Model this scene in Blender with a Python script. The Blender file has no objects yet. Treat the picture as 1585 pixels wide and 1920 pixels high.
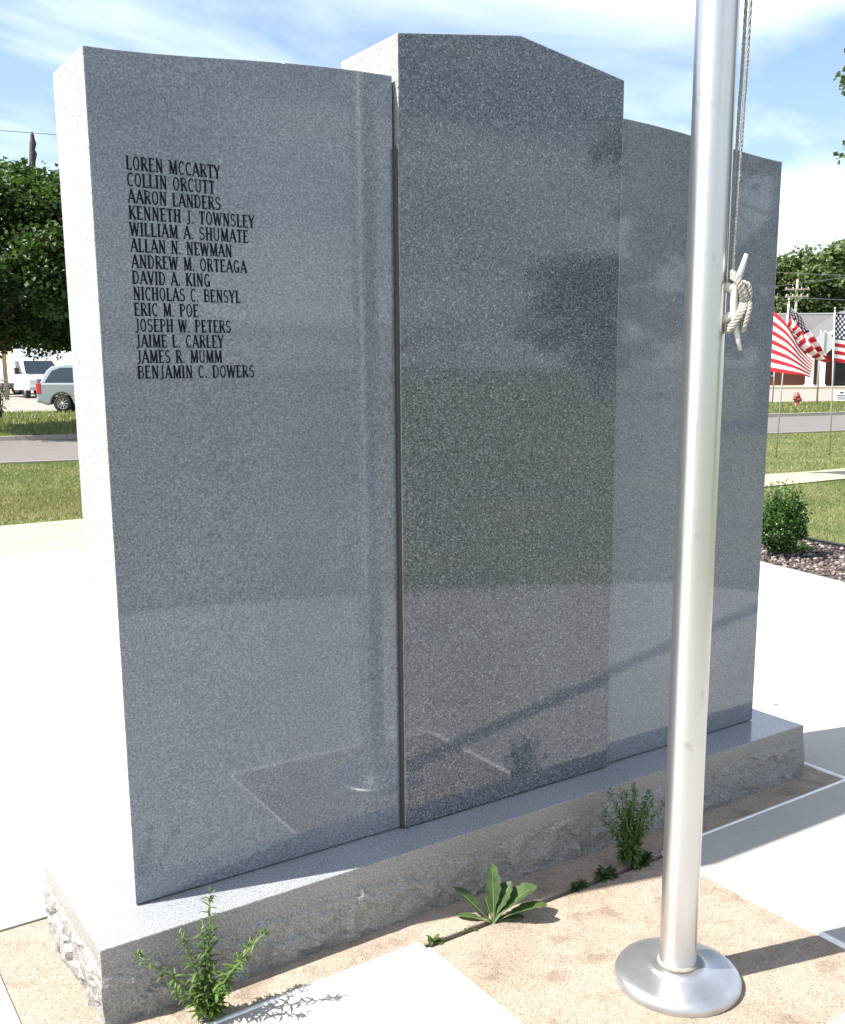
import bpy, bmesh, math, random
import numpy as np
from mathutils import Vector, Matrix, noise as mnoise
rnd = random.Random(7)
rng = np.random.default_rng(11)
R = math.radians
scene = bpy.context.scene
col = scene.collection

# ------------------------------------------------------------------ camera
CAM = Vector((-0.5808, -2.2931, 1.6))
YAW, PITCH, ROLL = -0.5888, 0.1788, -0.0069
F_PX, W_PX, H_PX, PPX, PPY = 1883.4, 1585.0, 1920.0, 792.5, 1030.0
cy_, sy_, cp_, sp_ = math.cos(YAW), math.sin(YAW), math.cos(PITCH), math.sin(PITCH)
fwd = Vector((-sy_*cp_, cy_*cp_, -sp_)); rt0 = Vector((cy_, sy_, 0)); up0 = rt0.cross(fwd)
rt = rt0*math.cos(ROLL) + up0*math.sin(ROLL); up = up0*math.cos(ROLL) - rt0*math.sin(ROLL)
cam_d = bpy.data.cameras.new('camera'); cam = bpy.data.objects.new('camera', cam_d); col.objects.link(cam)
m3 = Matrix((rt, up, -fwd)).transposed()
cam.matrix_world = Matrix.Translation(CAM) @ m3.to_4x4()
cam_d.sensor_fit = 'HORIZONTAL'; cam_d.sensor_width = 36.0
cam_d.lens = F_PX/W_PX*36.0; cam_d.shift_y = (PPY-H_PX/2)/W_PX
cam_d.clip_start = 0.05; cam_d.clip_end = 3000
scene.camera = cam
def ray(px, py):
    return (rt*((px-PPX)/F_PX) - up*((py-PPY)/F_PX) + fwd).normalized()
def at(px, py, dist):
    d = ray(px, py); return CAM + d*(dist/math.hypot(d.x, d.y))

# ------------------------------------------------------------------ sky, sun, exposure
SUN_EL = R(52.0); SUN_DIR = Vector((-0.967*math.cos(SUN_EL), 0.254*math.cos(SUN_EL), math.sin(SUN_EL))).normalized()
world = bpy.data.worlds.new('World'); scene.world = world; world.use_nodes = True
nt = world.node_tree; nt.nodes.clear()
def wn(t): return nt.nodes.new(t)
wout = wn('ShaderNodeOutputWorld'); bg = wn('ShaderNodeBackground'); bg.inputs[1].default_value = 0.086
sky = wn('ShaderNodeTexSky'); sky.sky_type = 'NISHITA'; sky.sun_disc = False
sky.sun_elevation = SUN_EL; sky.sun_rotation = math.atan2(SUN_DIR.x, SUN_DIR.y); sky.ozone_density = 1.1; sky.air_density = 1.0; sky.dust_density = 1.5
geo = wn('ShaderNodeNewGeometry'); sep = wn('ShaderNodeSeparateXYZ'); nt.links.new(geo.outputs['Incoming'], sep.inputs[0])
tc = wn('ShaderNodeTexCoord'); nt.links.new(tc.outputs['Generated'], sep.inputs[0])
mx = wn('ShaderNodeMath'); mx.operation = 'MAXIMUM'; nt.links.new(sep.outputs['Z'], mx.inputs[0]); mx.inputs[1].default_value = 0.0
ad = wn('ShaderNodeMath'); ad.operation = 'ADD'; nt.links.new(mx.outputs[0], ad.inputs[0]); ad.inputs[1].default_value = 0.16
dx = wn('ShaderNodeMath'); dx.operation = 'DIVIDE'; nt.links.new(sep.outputs['X'], dx.inputs[0]); nt.links.new(ad.outputs[0], dx.inputs[1])
dy = wn('ShaderNodeMath'); dy.operation = 'DIVIDE'; nt.links.new(sep.outputs['Y'], dy.inputs[0]); nt.links.new(ad.outputs[0], dy.inputs[1])
cmb = wn('ShaderNodeCombineXYZ'); nt.links.new(dx.outputs[0], cmb.inputs[0]); nt.links.new(dy.outputs[0], cmb.inputs[1])
cn = wn('ShaderNodeTexNoise'); cn.inputs['Scale'].default_value = 0.75; cn.inputs['Detail'].default_value = 7; cn.inputs['Roughness'].default_value = 0.55; cn.inputs['Distortion'].default_value = 0.5
mapn = wn('ShaderNodeMapping'); mapn.inputs['Location'].default_value = (3.3, 1.2, 0); mapn.inputs['Scale'].default_value = (1.0, 1.5, 1)
nt.links.new(cmb.outputs[0], mapn.inputs[0]); nt.links.new(mapn.outputs[0], cn.inputs['Vector'])
cr = wn('ShaderNodeValToRGB'); cr.color_ramp.elements[0].position = 0.40; cr.color_ramp.elements[1].position = 0.74
cr.color_ramp.elements[0].color = (0.02, 0.02, 0.02, 1); cr.color_ramp.elements[1].color = (0.85, 0.85, 0.85, 1)
nt.links.new(cn.outputs[0], cr.inputs[0])
cmix = wn('ShaderNodeMixRGB'); nt.links.new(cr.outputs[0], cmix.inputs[0]); nt.links.new(sky.outputs[0], cmix.inputs[1]); cmix.inputs[2].default_value = (9.0, 9.5, 10.0, 1)
nt.links.new(cmix.outputs[0], bg.inputs[0]); nt.links.new(bg.outputs[0], wout.inputs[0])
sun_d = bpy.data.lights.new('sun', 'SUN'); sun_d.energy = 5.0; sun_d.angle = R(0.53); sun_d.color = (1.0, 0.945, 0.86)
sun = bpy.data.objects.new('sun', sun_d); col.objects.link(sun); sun.rotation_euler = SUN_DIR.to_track_quat('Z', 'Y').to_euler(); sun.location = (-6, 2, 9)
scene.view_settings.view_transform = 'Standard'; scene.view_settings.look = 'None'
scene.view_settings.exposure = 1.42; scene.view_settings.gamma = 1.0; scene.view_settings.use_curve_mapping = False

# ------------------------------------------------------------------ materials
def new_mat(name):
    m = bpy.data.materials.new(name); m.use_nodes = True; t = m.node_tree
    return m, t, t.nodes['Principled BSDF']
def N(t, typ, **kw):
    n = t.nodes.new(typ)
    for k, v in kw.items():
        if k in n.inputs: n.inputs[k].default_value = v
        else: setattr(n, k, v)
    return n
def ramp(t, src, stops):
    r = t.nodes.new('ShaderNodeValToRGB'); e = r.color_ramp.elements
    while len(e) < len(stops): e.new(0.5)
    for el, (p, c) in zip(e, stops): el.position = p; el.color = (*c, 1)
    t.links.new(src, r.inputs[0]); return r.outputs[0]
def mixc(t, fac, a, b, mode='MIX'):
    m = t.nodes.new('ShaderNodeMixRGB'); m.blend_type = mode
    for i, v in ((0, fac), (1, a), (2, b)):
        if hasattr(v, 'links'): t.links.new(v, m.inputs[i])
        elif i == 0: m.inputs[0].default_value = v
        else: m.inputs[i].default_value = (*v, 1)
    return m.outputs[0]
def bump(t, b, src, strength, dist):
    n = N(t, 'ShaderNodeBump', Strength=strength, Distance=dist); t.links.new(src, n.inputs['Height']); t.links.new(n.outputs[0], b.inputs['Normal']); return n
def coords(t): return t.nodes.new('ShaderNodeTexCoord').outputs['Object']
def mat_plain(name, c, rough=0.5, metal=0.0, vary=0.0, scale=8.0, coat=0.0, bmp=0.0):
    m, t, b = new_mat(name); b.inputs['Roughness'].default_value = rough; b.inputs['Metallic'].default_value = metal
    b.inputs['Coat Weight'].default_value = coat
    if vary:
        n = N(t, 'ShaderNodeTexNoise', Scale=scale, Detail=5.0); t.links.new(coords(t), n.inputs['Vector'])
        o = ramp(t, n.outputs[0], [(0.3, [x*(1-vary) for x in c]), (0.7, [min(1, x*(1+vary)) for x in c])])
        t.links.new(o, b.inputs['Base Color'])
        if bmp: bump(t, b, n.outputs[0], bmp, 0.01)
    else: b.inputs['Base Color'].default_value = (*c, 1)
    return m
def mat_granite(name, dark, mid, light, rough, gscale=230.0, bmp=0.0, fleck=0.0):
    m, t, b = new_mat(name); co = coords(t)
    v = N(t, 'ShaderNodeTexVoronoi', Scale=gscale); t.links.new(co, v.inputs['Vector'])
    s = t.nodes.new('ShaderNodeSeparateColor'); t.links.new(v.outputs['Color'], s.inputs[0])
    c1 = ramp(t, s.outputs[0], [(0.0, dark), (0.28, mid), (0.72, mid), (1.0, light)])
    n2 = N(t, 'ShaderNodeTexNoise', Scale=gscale*0.42, Detail=3.0); t.links.new(co, n2.inputs['Vector'])
    f2 = ramp(t, n2.outputs[0], [(0.35, (0.72, 0.72, 0.72)), (0.65, (1.25, 1.25, 1.25))])
    c2 = mixc(t, 1.0, c1, f2, 'MULTIPLY')
    n3 = N(t, 'ShaderNodeTexNoise', Scale=2.2, Detail=4.0); t.links.new(co, n3.inputs['Vector'])
    f3 = ramp(t, n3.outputs[0], [(0.28, (0.90, 0.90, 0.91)), (0.72, (1.09, 1.09, 1.08))])
    c3 = mixc(t, 1.0, c2, f3, 'MULTIPLY')
    t.links.new(c3, b.inputs['Base Color']); b.inputs['Roughness'].default_value = rough; b.inputs['IOR'].default_value = 1.56
    if bmp:
        n4 = N(t, 'ShaderNodeTexNoise', Scale=70.0, Detail=6.0); t.links.new(co, n4.inputs['Vector']); bump(t, b, n4.outputs[0], bmp, 0.006)
    return m
M = {}
M['granite'] = mat_granite('polished_granite', (0.090, 0.104, 0.130), (0.153, 0.171, 0.205), (0.235, 0.256, 0.292), 0.04, 400.0)
M['granite_c'] = mat_granite('polished_granite_centre', (0.024, 0.028, 0.037), (0.090, 0.101, 0.122), (0.235, 0.25, 0.28), 0.05, 300.0)
M['granite_cs'] = mat_granite('centre_panel_edge', (0.09, 0.092, 0.10), (0.27, 0.27, 0.28), (0.36, 0.36, 0.365), 0.5, 320.0)
M['granite_r'] = mat_granite('rock_pitch_granite', (0.13, 0.13, 0.13), (0.20, 0.195, 0.185), (0.29, 0.285, 0.27), 0.65, 380.0, 0.9)
M['granite_s'] = mat_granite('steeled_granite', (0.17, 0.176, 0.188), (0.30, 0.306, 0.318), (0.38, 0.386, 0.395), 0.45, 330.0)
M['granite_t'] = mat_granite('honed_base_top', (0.16, 0.172, 0.195), (0.245, 0.26, 0.285), (0.34, 0.355, 0.375), 0.14, 420.0)
M['granite_b'] = mat_granite('base_margin', (0.13, 0.13, 0.13), (0.20, 0.197, 0.19), (0.29, 0.285, 0.275), 0.5, 420.0)
M['letter'] = mat_plain('letter_black', (0.009, 0.010, 0.015), 0.8)
M['letter'].node_tree.nodes['Principled BSDF'].inputs['Specular IOR Level'].default_value = 0.1
M['mortar'] = mat_plain('setting_compound', (0.05, 0.047, 0.045), 0.9)
def mat_concrete(name, c, spots, vary=0.10):
    m, t, b = new_mat(name); co = coords(t)
    n = N(t, 'ShaderNodeTexNoise', Scale=1.7, Detail=8.0, Roughness=0.65); t.links.new(co, n.inputs['Vector'])
    o = ramp(t, n.outputs[0], [(0.3, [x*(1-vary) for x in c]), (0.7, [x*(1+vary*0.6) for x in c])])
    n2 = N(t, 'ShaderNodeTexNoise', Scale=160.0, Detail=3.0); t.links.new(co, n2.inputs['Vector'])
    o = mixc(t, 1.0, o, ramp(t, n2.outputs[0], [(0.3, (0.88, 0.88, 0.88)), (0.7, (1.06, 1.06, 1.06))]), 'MULTIPLY')
    if spots:
        n3 = N(t, 'ShaderNodeTexNoise', Scale=9.0, Detail=5.0, Roughness=0.7, Distortion=0.6); t.links.new(co, n3.inputs['Vector'])
        o = mixc(t, ramp(t, n3.outputs[0], [(0.60, (0, 0, 0)), (0.72, (spots, spots, spots))]), o, [x*0.35 for x in c])
    t.links.new(o, b.inputs['Base Color']); b.inputs['Roughness'].default_value = 0.85
    bump(t, b, n2.outputs[0], 0.25, 0.002)
    return m
M['slab'] = mat_concrete('plaza_concrete', (0.37, 0.357, 0.33), 0.12, 0.09)
M['walk'] = mat_concrete('sidewalk_concrete', (0.30, 0.265, 0.20), 0.1)
M['kerb'] = mat_concrete('kerb_concrete', (0.26, 0.235, 0.20), 0.2)
def mat_aggregate():
    m, t, b = new_mat('exposed_aggregate'); co = coords(t)
    v = N(t, 'ShaderNodeTexVoronoi', Scale=300.0); t.links.new(co, v.inputs['Vector'])
    s = t.nodes.new('ShaderNodeSeparateColor'); t.links.new(v.outputs['Color'], s.inputs[0])
    c = ramp(t, s.outputs[1], [(0.0, (0.15, 0.115, 0.09)), (0.22, (0.265, 0.215, 0.168)), (0.78, (0.305, 0.252, 0.20)), (1.0, (0.37, 0.32, 0.265))])
    n = N(t, 'ShaderNodeTexNoise', Scale=3.4, Detail=8.0, Roughness=0.62); t.links.new(co, n.inputs['Vector'])
    c = mixc(t, 1.0, c, ramp(t, n.outputs[0], [(0.28, (0.78, 0.75, 0.72)), (0.55, (1.0, 1.0, 1.0)), (0.8, (1.14, 1.15, 1.17))]), 'MULTIPLY')
    n2 = N(t, 'ShaderNodeTexNoise', Scale=8.0, Detail=7.0, Roughness=0.68, Distortion=0.25); t.links.new(co, n2.inputs['Vector'])
    c = mixc(t, ramp(t, n2.outputs[0], [(0.52, (0, 0, 0)), (0.66, (0.62, 0.62, 0.62))]), c, (0.13, 0.10, 0.078))
    t.links.new(c, b.inputs['Base Color']); b.inputs['Roughness'].default_value = 0.85
    bump(t, b, v.outputs['Distance'], 0.5, 0.003)
    return m
M['agg'] = mat_aggregate()
M['caulk'] = mat_plain('white_sealant', (0.80, 0.80, 0.79), 0.6, vary=0.08, scale=30)
M['bed'] = mat_plain('dark_joint_bed', (0.06, 0.05, 0.04), 0.95)
M['asphalt'] = mat_concrete('worn_asphalt', (0.125, 0.115, 0.108), 0.25, 0.14)
M['lot'] = mat_concrete('pale_gravel_lot', (0.235, 0.21, 0.18), 0.2, 0.18)
def mat_grass_ground(name, a, b2, dry):
    m, t, b = new_mat(name); co = coords(t)
    n = N(t, 'ShaderNodeTexNoise', Scale=0.55, Detail=7.0, Roughness=0.6); t.links.new(co, n.inputs['Vector'])
    c = ramp(t, n.outputs[0], [(0.32, a), (0.55, b2), (0.74, dry)])
    n2 = N(t, 'ShaderNodeTexNoise', Scale=55.0, Detail=4.0); t.links.new(co, n2.inputs['Vector'])
    c = mixc(t, 1.0, c, ramp(t, n2.outputs[0], [(0.3, (0.62, 0.62, 0.6)), (0.7, (1.3, 1.3, 1.25))]), 'MULTIPLY')
    t.links.new(c, b.inputs['Base Color']); b.inputs['Roughness'].default_value = 0.9
    bump(t, b, n2.outputs[0], 0.6, 0.03); return m
M['lawn'] = mat_grass_ground('lawn_turf', (0.075, 0.10, 0.025), (0.125, 0.14, 0.045), (0.21, 0.18, 0.09))
M['ground'] = mat_grass_ground('far_ground', (0.055, 0.075, 0.025), (0.085, 0.10, 0.035), (0.14, 0.125, 0.07))
def mat_leaf(name, a, b2, trans=0.35, rough=0.45, scale=6.0):
    m, t, b = new_mat(name); co = coords(t)
    n = N(t, 'ShaderNodeTexNoise', Scale=scale, Detail=3.0); t.links.new(co, n.inputs['Vector'])
    oi = t.nodes.new('ShaderNodeNewGeometry'); 
    rr = ramp(t, oi.outputs['Random Per Island'], [(0.0, (0.65, 0.65, 0.65)), (1.0, (1.35, 1.35, 1.35))])
    c = mixc(t, 1.0, ramp(t, n.outputs[0], [(0.3, a), (0.7, b2)]), rr, 'MULTIPLY')
    t.links.new(c, b.inputs['Base Color']); b.inputs['Roughness'].default_value = rough
    tr = t.nodes.new('ShaderNodeBsdfTranslucent'); t.links.new(mixc(t, 1.0, c, (1.3, 1.5, 0.6), 'MULTIPLY'), tr.inputs[0])
    mxs = t.nodes.new('ShaderNodeMixShader'); mxs.inputs[0].default_value = trans
    out = t.nodes['Material Output']
    t.links.new(b.outputs[0], mxs.inputs[1]); t.links.new(tr.outputs[0], mxs.inputs[2]); t.links.new(mxs.outputs[0], out.inputs[0])
    return m
M['leaf_maple'] = mat_leaf('maple_leaf', (0.020, 0.046, 0.012), (0.06, 0.11, 0.028), 0.30, 0.62, 1.6)
M['leaf_mid'] = mat_leaf('mid_green_leaf', (0.050, 0.082, 0.026), (0.10, 0.138, 0.052), 0.32, 0.55, 0.8)
M['leaf_box'] = mat_leaf('boxwood_leaf', (0.022, 0.065, 0.012), (0.05, 0.12, 0.022), 0.25, 0.35, 9)
M['leaf_weed'] = mat_leaf('weed_leaf', (0.048, 0.098, 0.022), (0.105, 0.165, 0.045), 0.4, 0.5, 40)
M['leaf_broad'] = mat_leaf('broad_weed_leaf', (0.022, 0.052, 0.014), (0.060, 0.105, 0.028), 0.3, 0.6, 45)
M['leaf_hosta'] = mat_leaf('pale_plant_leaf', (0.10, 0.17, 0.04), (0.15, 0.22, 0.06), 0.35, 0.4, 20)
M['blade'] = mat_leaf('grass_blade', (0.085, 0.122, 0.030), (0.185, 0.185, 0.075), 0.3, 0.5, 0.9)
M['blade_dry'] = mat_leaf('dry_grass_blade', (0.16, 0.145, 0.06), (0.30, 0.25, 0.13), 0.3, 0.5, 1.3)
M['stem'] = mat_plain('green_stem', (0.10, 0.15, 0.05), 0.6, vary=0.2, scale=40)
M['bark'] = mat_plain('bark', (0.060, 0.048, 0.038), 0.9, vary=0.4, scale=14, bmp=0.8)
M['deadwood'] = mat_plain('dead_wood', (0.055, 0.045, 0.040), 0.9, vary=0.5, scale=16, bmp=0.6)
def mat_alu():
    m, t, b = new_mat('satin_aluminium'); co = coords(t)
    b.inputs['Metallic'].default_value = 0.94
    b.inputs['Anisotropic'].default_value = 0.7; b.inputs['Anisotropic Rotation'].default_value = 0.25
    tg = N(t, 'ShaderNodeTangent'); tg.direction_type = 'RADIAL'; tg.axis = 'Z'; t.links.new(tg.outputs[0], b.inputs['Tangent'])
    n = N(t, 'ShaderNodeTexNoise', Scale=5.0, Detail=7.0, Roughness=0.7, Distortion=0.8); t.links.new(co, n.inputs['Vector'])
    c = ramp(t, n.outputs[0], [(0.0, (0.61, 0.61, 0.62)), (0.58, (0.57, 0.57, 0.575)), (0.65, (0.45, 0.43, 0.41)), (0.73, (0.27, 0.245, 0.21))])
    t.links.new(c, b.inputs['Base Color'])
    mp = N(t, 'ShaderNodeMapping'); mp.inputs['Scale'].default_value = (60, 60, 3.0); t.links.new(co, mp.inputs[0])
    n2 = N(t, 'ShaderNodeTexNoise', Scale=5.0, Detail=4.0); t.links.new(mp.outputs[0], n2.inputs['Vector'])
    rr = ramp(t, n2.outputs[0], [(0.3, (0.29, 0.29, 0.29)), (0.7, (0.36, 0.36, 0.36))]); t.links.new(rr, b.inputs['Roughness'])
    return m
M['alu'] = mat_alu()
M['collar'] = mat_plain('dull_spun_aluminium', (0.50, 0.51, 0.53), 0.40, 0.9, vary=0.22, scale=9)
M['grime'] = mat_plain('old_caulk', (0.22, 0.20, 0.17), 0.9, vary=0.5, scale=30)
M['rope_grey'] = mat_plain('shaded_halyard', (0.22, 0.22, 0.225), 0.9, vary=0.25, scale=90)  # same rope as the wrap, coloured greyer for the pole's shade
M['rope'] = mat_plain('white_rope', (0.29, 0.275, 0.25), 0.9, vary=0.15, scale=90)
M['cleat'] = mat_plain('cast_cleat', (0.50, 0.49, 0.47), 0.45, vary=0.06, scale=40)
M['edging'] = mat_plain('black_plastic', (0.02, 0.02, 0.022), 0.45)
M['steel'] = mat_plain('galvanised_steel', (0.42, 0.43, 0.44), 0.45, 0.9)
M['pale_pole'] = mat_plain('pale_pole', (0.45, 0.46, 0.46), 0.4, 0.6)
M['wood'] = mat_plain('weathered_pole', (0.30, 0.26, 0.22), 0.9, vary=0.25, scale=6)
M['cable'] = mat_plain('cable', (0.12, 0.12, 0.13), 0.7)
M['red'] = mat_plain('hydrant_red', (0.20, 0.035, 0.025), 0.45, vary=0.15, scale=20)
M['white_paint'] = mat_plain('white_paint', (0.78, 0.78, 0.77), 0.5, vary=0.03, scale=3)
M['trim'] = mat_plain('pale_trim', (0.42, 0.43, 0.44), 0.5)
M['brick'] = mat_plain('brown_brick', (0.15, 0.065, 0.045), 0.9, vary=0.3, scale=9)
M['shingle'] = mat_plain('grey_shingle', (0.10, 0.10, 0.105), 0.9, vary=0.15, scale=5)
M['glass'] = mat_plain('dark_glass', (0.02, 0.025, 0.03), 0.06)
M['carglass'] = mat_plain('tinted_car_glass', (0.02, 0.032, 0.045), 0.05, coat=0.4)
M['van_paint'] = mat_plain('silver_blue_paint', (0.32, 0.365, 0.405), 0.25, 0.4, coat=1.0)
M['truck_paint'] = mat_plain('truck_white', (0.80, 0.80, 0.80), 0.35, coat=0.6)
M['rubber'] = mat_plain('tyre_rubber', (0.018, 0.018, 0.019), 0.8)
M['rim'] = mat_plain('alloy_rim', (0.62, 0.62, 0.63), 0.3, 0.9)
M['blackplas'] = mat_plain('black_trim', (0.02, 0.02, 0.02), 0.5)
M['taillight'] = mat_plain('red_lens', (0.50, 0.015, 0.02), 0.15, coat=1.0)
M['headlight'] = mat_plain('clear_lens', (0.65, 0.66, 0.68), 0.1, coat=1.0)
M['orange'] = mat_plain('orange_graphic', (0.80, 0.36, 0.10), 0.5)
M['trailer'] = mat_plain('grey_trailer', (0.20, 0.19, 0.215), 0.6, vary=0.1, scale=3)
M['sign_back'] = mat_plain('sign_back', (0.58, 0.60, 0.62), 0.4, 0.3)
M['ink'] = mat_plain('dark_ink', (0.05, 0.07, 0.11), 0.6)
def mat_rocks():
    m, t, b = new_mat('river_rock'); g = t.nodes.new('ShaderNodeNewGeometry')
    c = ramp(t, g.outputs['Random Per Island'], [(0.0, (0.05, 0.038, 0.04)), (0.35, (0.095, 0.07, 0.07)), (0.65, (0.16, 0.115, 0.105)), (0.88, (0.20, 0.165, 0.16)), (1.0, (0.32, 0.29, 0.28))])
    t.links.new(c, b.inputs['Base Color']); b.inputs['Roughness'].default_value = 0.75; return m
M['rocks'] = mat_rocks()
def mat_flag():
    m, t, b = new_mat('striped_flag_cloth')
    uv = t.nodes.new('ShaderNodeTexCoord'); s = t.nodes.new('ShaderNodeSeparateXYZ'); t.links.new(uv.outputs['UV'], s.inputs[0])
    def op(o, a, b2=None):
        n = t.nodes.new('ShaderNodeMath'); n.operation = o
        for i, v in enumerate((a, b2)):
            if v is None: continue
            if hasattr(v, 'links'): t.links.new(v, n.inputs[i])
            else: n.inputs[i].default_value = v
        return n.outputs[0]
    U, V = s.outputs[0], s.outputs[1]
    st = op('MODULO', op('FLOOR', op('MULTIPLY', V, 13.0)), 2.0)      # 0 = red
    base = mixc(t, st, (0.46, 0.02, 0.035), (0.80, 0.79, 0.78))
    can = op('MULTIPLY', op('LESS_THAN', U, 0.40), op('GREATER_THAN', V, 6.0/13.0))
    a = op('MULTIPLY', U, 12/0.40); bb = op('MULTIPLY', op('SUBTRACT', V, 6/13), 10/(7/13))
    ia = op('ROUND', a); ib = op('ROUND', bb)
    da = op('MULTIPLY', op('SUBTRACT', a, ia), 0.0634); db = op('MULTIPLY', op('SUBTRACT', bb, ib), 0.0538)
    d = op('SQRT', op('ADD', op('MULTIPLY', da, da), op('MULTIPLY', db, db)))
    ev = op('LESS_THAN', op('MODULO', op('ADD', ia, ib), 2.0), 0.5)
    star = op('MULTIPLY', op('MULTIPLY', op('LESS_THAN', d, 0.029), ev), op('MULTIPLY', op('GREATER_THAN', a, 0.5), op('LESS_THAN', a, 11.5)))
    star = op('MULTIPLY', star, op('MULTIPLY', op('GREATER_THAN', bb, 0.5), op('LESS_THAN', bb, 9.5)))
    blue = mixc(t, star, (0.022, 0.025, 0.10), (0.80, 0.79, 0.78))
    c = mixc(t, can, base, blue)
    t.links.new(c, b.inputs['Base Color']); b.inputs['Roughness'].default_value = 0.7
    tr = t.nodes.new('ShaderNodeBsdfTranslucent'); t.links.new(c, tr.inputs[0]); ms = t.nodes.new('ShaderNodeMixShader'); ms.inputs[0].default_value = 0.4
    t.links.new(b.outputs[0], ms.inputs[1]); t.links.new(tr.outputs[0], ms.inputs[2]); t.links.new(ms.outputs[0], t.nodes['Material Output'].inputs[0])
    return m
M['flag'] = mat_flag()

# ------------------------------------------------------------------ helpers
def link(o, parent=None):
    col.objects.link(o)
    if parent is not None: o.parent = parent
    return o
def tag(o, label, cat, group=None, kind=None):
    o['label'] = label
    if cat: o['category'] = cat
    if group: o['group'] = group
    if kind: o['kind'] = kind
    return o
def thing(name, label, cat, loc=(0, 0, 0), rz=0.0, group=None):
    o = bpy.data.objects.new(name, None); col.objects.link(o); o.location = loc; o.rotation_euler = (0, 0, rz); o.empty_display_size = 0.1
    return tag(o, label, cat, group)
class MB:
    def __init__(s): s.v = []; s.f = []; s.sm = []
    def add(s, vs, fs, smooth=False):
        o = len(s.v); s.v += [tuple(p) for p in vs]; s.f += [tuple(i+o for i in f) for f in fs]; s.sm += [smooth]*len(fs); return s
    def box(s, c, d, rot=None):
        hx, hy, hz = d[0]/2, d[1]/2, d[2]/2
        vs = [Vector((x, y, z)) for x in (-hx, hx) for y in (-hy, hy) for z in (-hz, hz)]
        if rot is not None: vs = [rot @ p for p in vs]
        vs = [p+Vector(c) for p in vs]
        return s.add(vs, [(0, 1, 3, 2), (4, 6, 7, 5), (0, 4, 5, 1), (2, 3, 7, 6), (0, 2, 6, 4), (1, 5, 7, 3)])
    def tube(s, pts, rad, n=8, cap=True, smooth=True, flat=1.0):
        pts = [Vector(p) for p in pts]; k = len(pts)
        rad = [rad]*k if not hasattr(rad, '__len__') else rad
        t0 = (pts[1]-pts[0]).normalized(); a = t0.orthogonal().normalized(); vs = []
        for i, p in enumerate(pts):
            t = (pts[min(i+1, k-1)]-pts[max(i-1, 0)]).normalized()
            a = (a - t*a.dot(t)).normalized(); b = t.cross(a)
            for j in range(n):
                th = 2*math.pi*j/n; vs.append(p + (a*math.cos(th) + b*math.sin(th)*flat)*rad[i])
        fs = [(i*n+j, i*n+(j+1) % n, (i+1)*n+(j+1) % n, (i+1)*n+j) for i in range(k-1) for j in range(n)]
        s.add(vs, fs, smooth)
        if cap:
            o = len(s.v)-len(vs); s.f.append(tuple(o+j for j in reversed(range(n)))); s.f.append(tuple(o+(k-1)*n+j for j in range(n))); s.sm += [False, False]
        return s
    def lathe(s, prof, n=32, c=(0, 0, 0), axis='Z', smooth=True):
        vs = []
        for r, h in prof:
            for j in range(n):
                th = 2*math.pi*j/n; x, y = r*math.cos(th), r*math.sin(th)
                p = (x, y, h) if axis == 'Z' else ((x, h, y) if axis == 'Y' else (h, x, y))
                vs.append((p[0]+c[0], p[1]+c[1], p[2]+c[2]))
        k = len(prof)
        fs = [(i*n+j, i*n+(j+1) % n, (i+1)*n+(j+1) % n, (i+1)*n+j) for i in range(k-1) for j in range(n)]
        return s.add(vs, fs, smooth)
    def prism(s, poly, a, b, axis='Y'):
        # polygon in the plane across axis, from a to b
        def P(p, h): return (p[0], h, p[1]) if axis == 'Y' else ((h, p[0], p[1]) if axis == 'X' else (p[0], p[1], h))
        n = len(poly); vs = [P(p, a) for p in poly]+[P(p, b) for p in poly]
        return s.add(vs, [tuple(range(n)), tuple(reversed(range(n, 2*n)))]+[(i, i+n, (i+1) % n+n, (i+1) % n) for i in range(n)])
    def mesh(s, name):
        me = bpy.data.meshes.new(name); me.from_pydata(s.v, [], s.f)
        me.polygons.foreach_set('use_smooth', s.sm); me.update(); return me
    def build(s, name, mat, parent=None, bevel=0.0, seg=2, fixn=True, mods=True):
        me = s.mesh(name)
        if fixn:
            bm = bmesh.new(); bm.from_mesh(me); bmesh.ops.recalc_face_normals(bm, faces=bm.faces); bm.to_mesh(me); bm.free()
        me.materials.append(M[mat]); o = bpy.data.objects.new(name, me); link(o, parent)
        if bevel:
            md = o.modifiers.new('bevel', 'BEVEL'); md.width = bevel; md.segments = seg; md.limit_method = 'ANGLE'; md.angle_limit = R(35)
        return o
def mesh_np(name, verts, faces, mat, parent=None, smooth=False):
    me = bpy.data.meshes.new(name); nv = len(verts); nf, k = faces.shape
    me.vertices.add(nv); me.vertices.foreach_set('co', np.asarray(verts, dtype=np.float32).ravel())
    me.loops.add(nf*k); me.loops.foreach_set('vertex_index', np.asarray(faces, dtype=np.int32).ravel())
    me.polygons.add(nf); me.polygons.foreach_set('loop_start', np.arange(0, nf*k, k, dtype=np.int32)); me.polygons.foreach_set('loop_total', np.full(nf, k, dtype=np.int32))
    me.polygons.foreach_set('use_smooth', np.full(nf, smooth)); me.update(calc_edges=True); me.validate()
    me.materials.append(M[mat]); o = bpy.data.objects.new(name, me); return link(o, parent)
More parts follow.
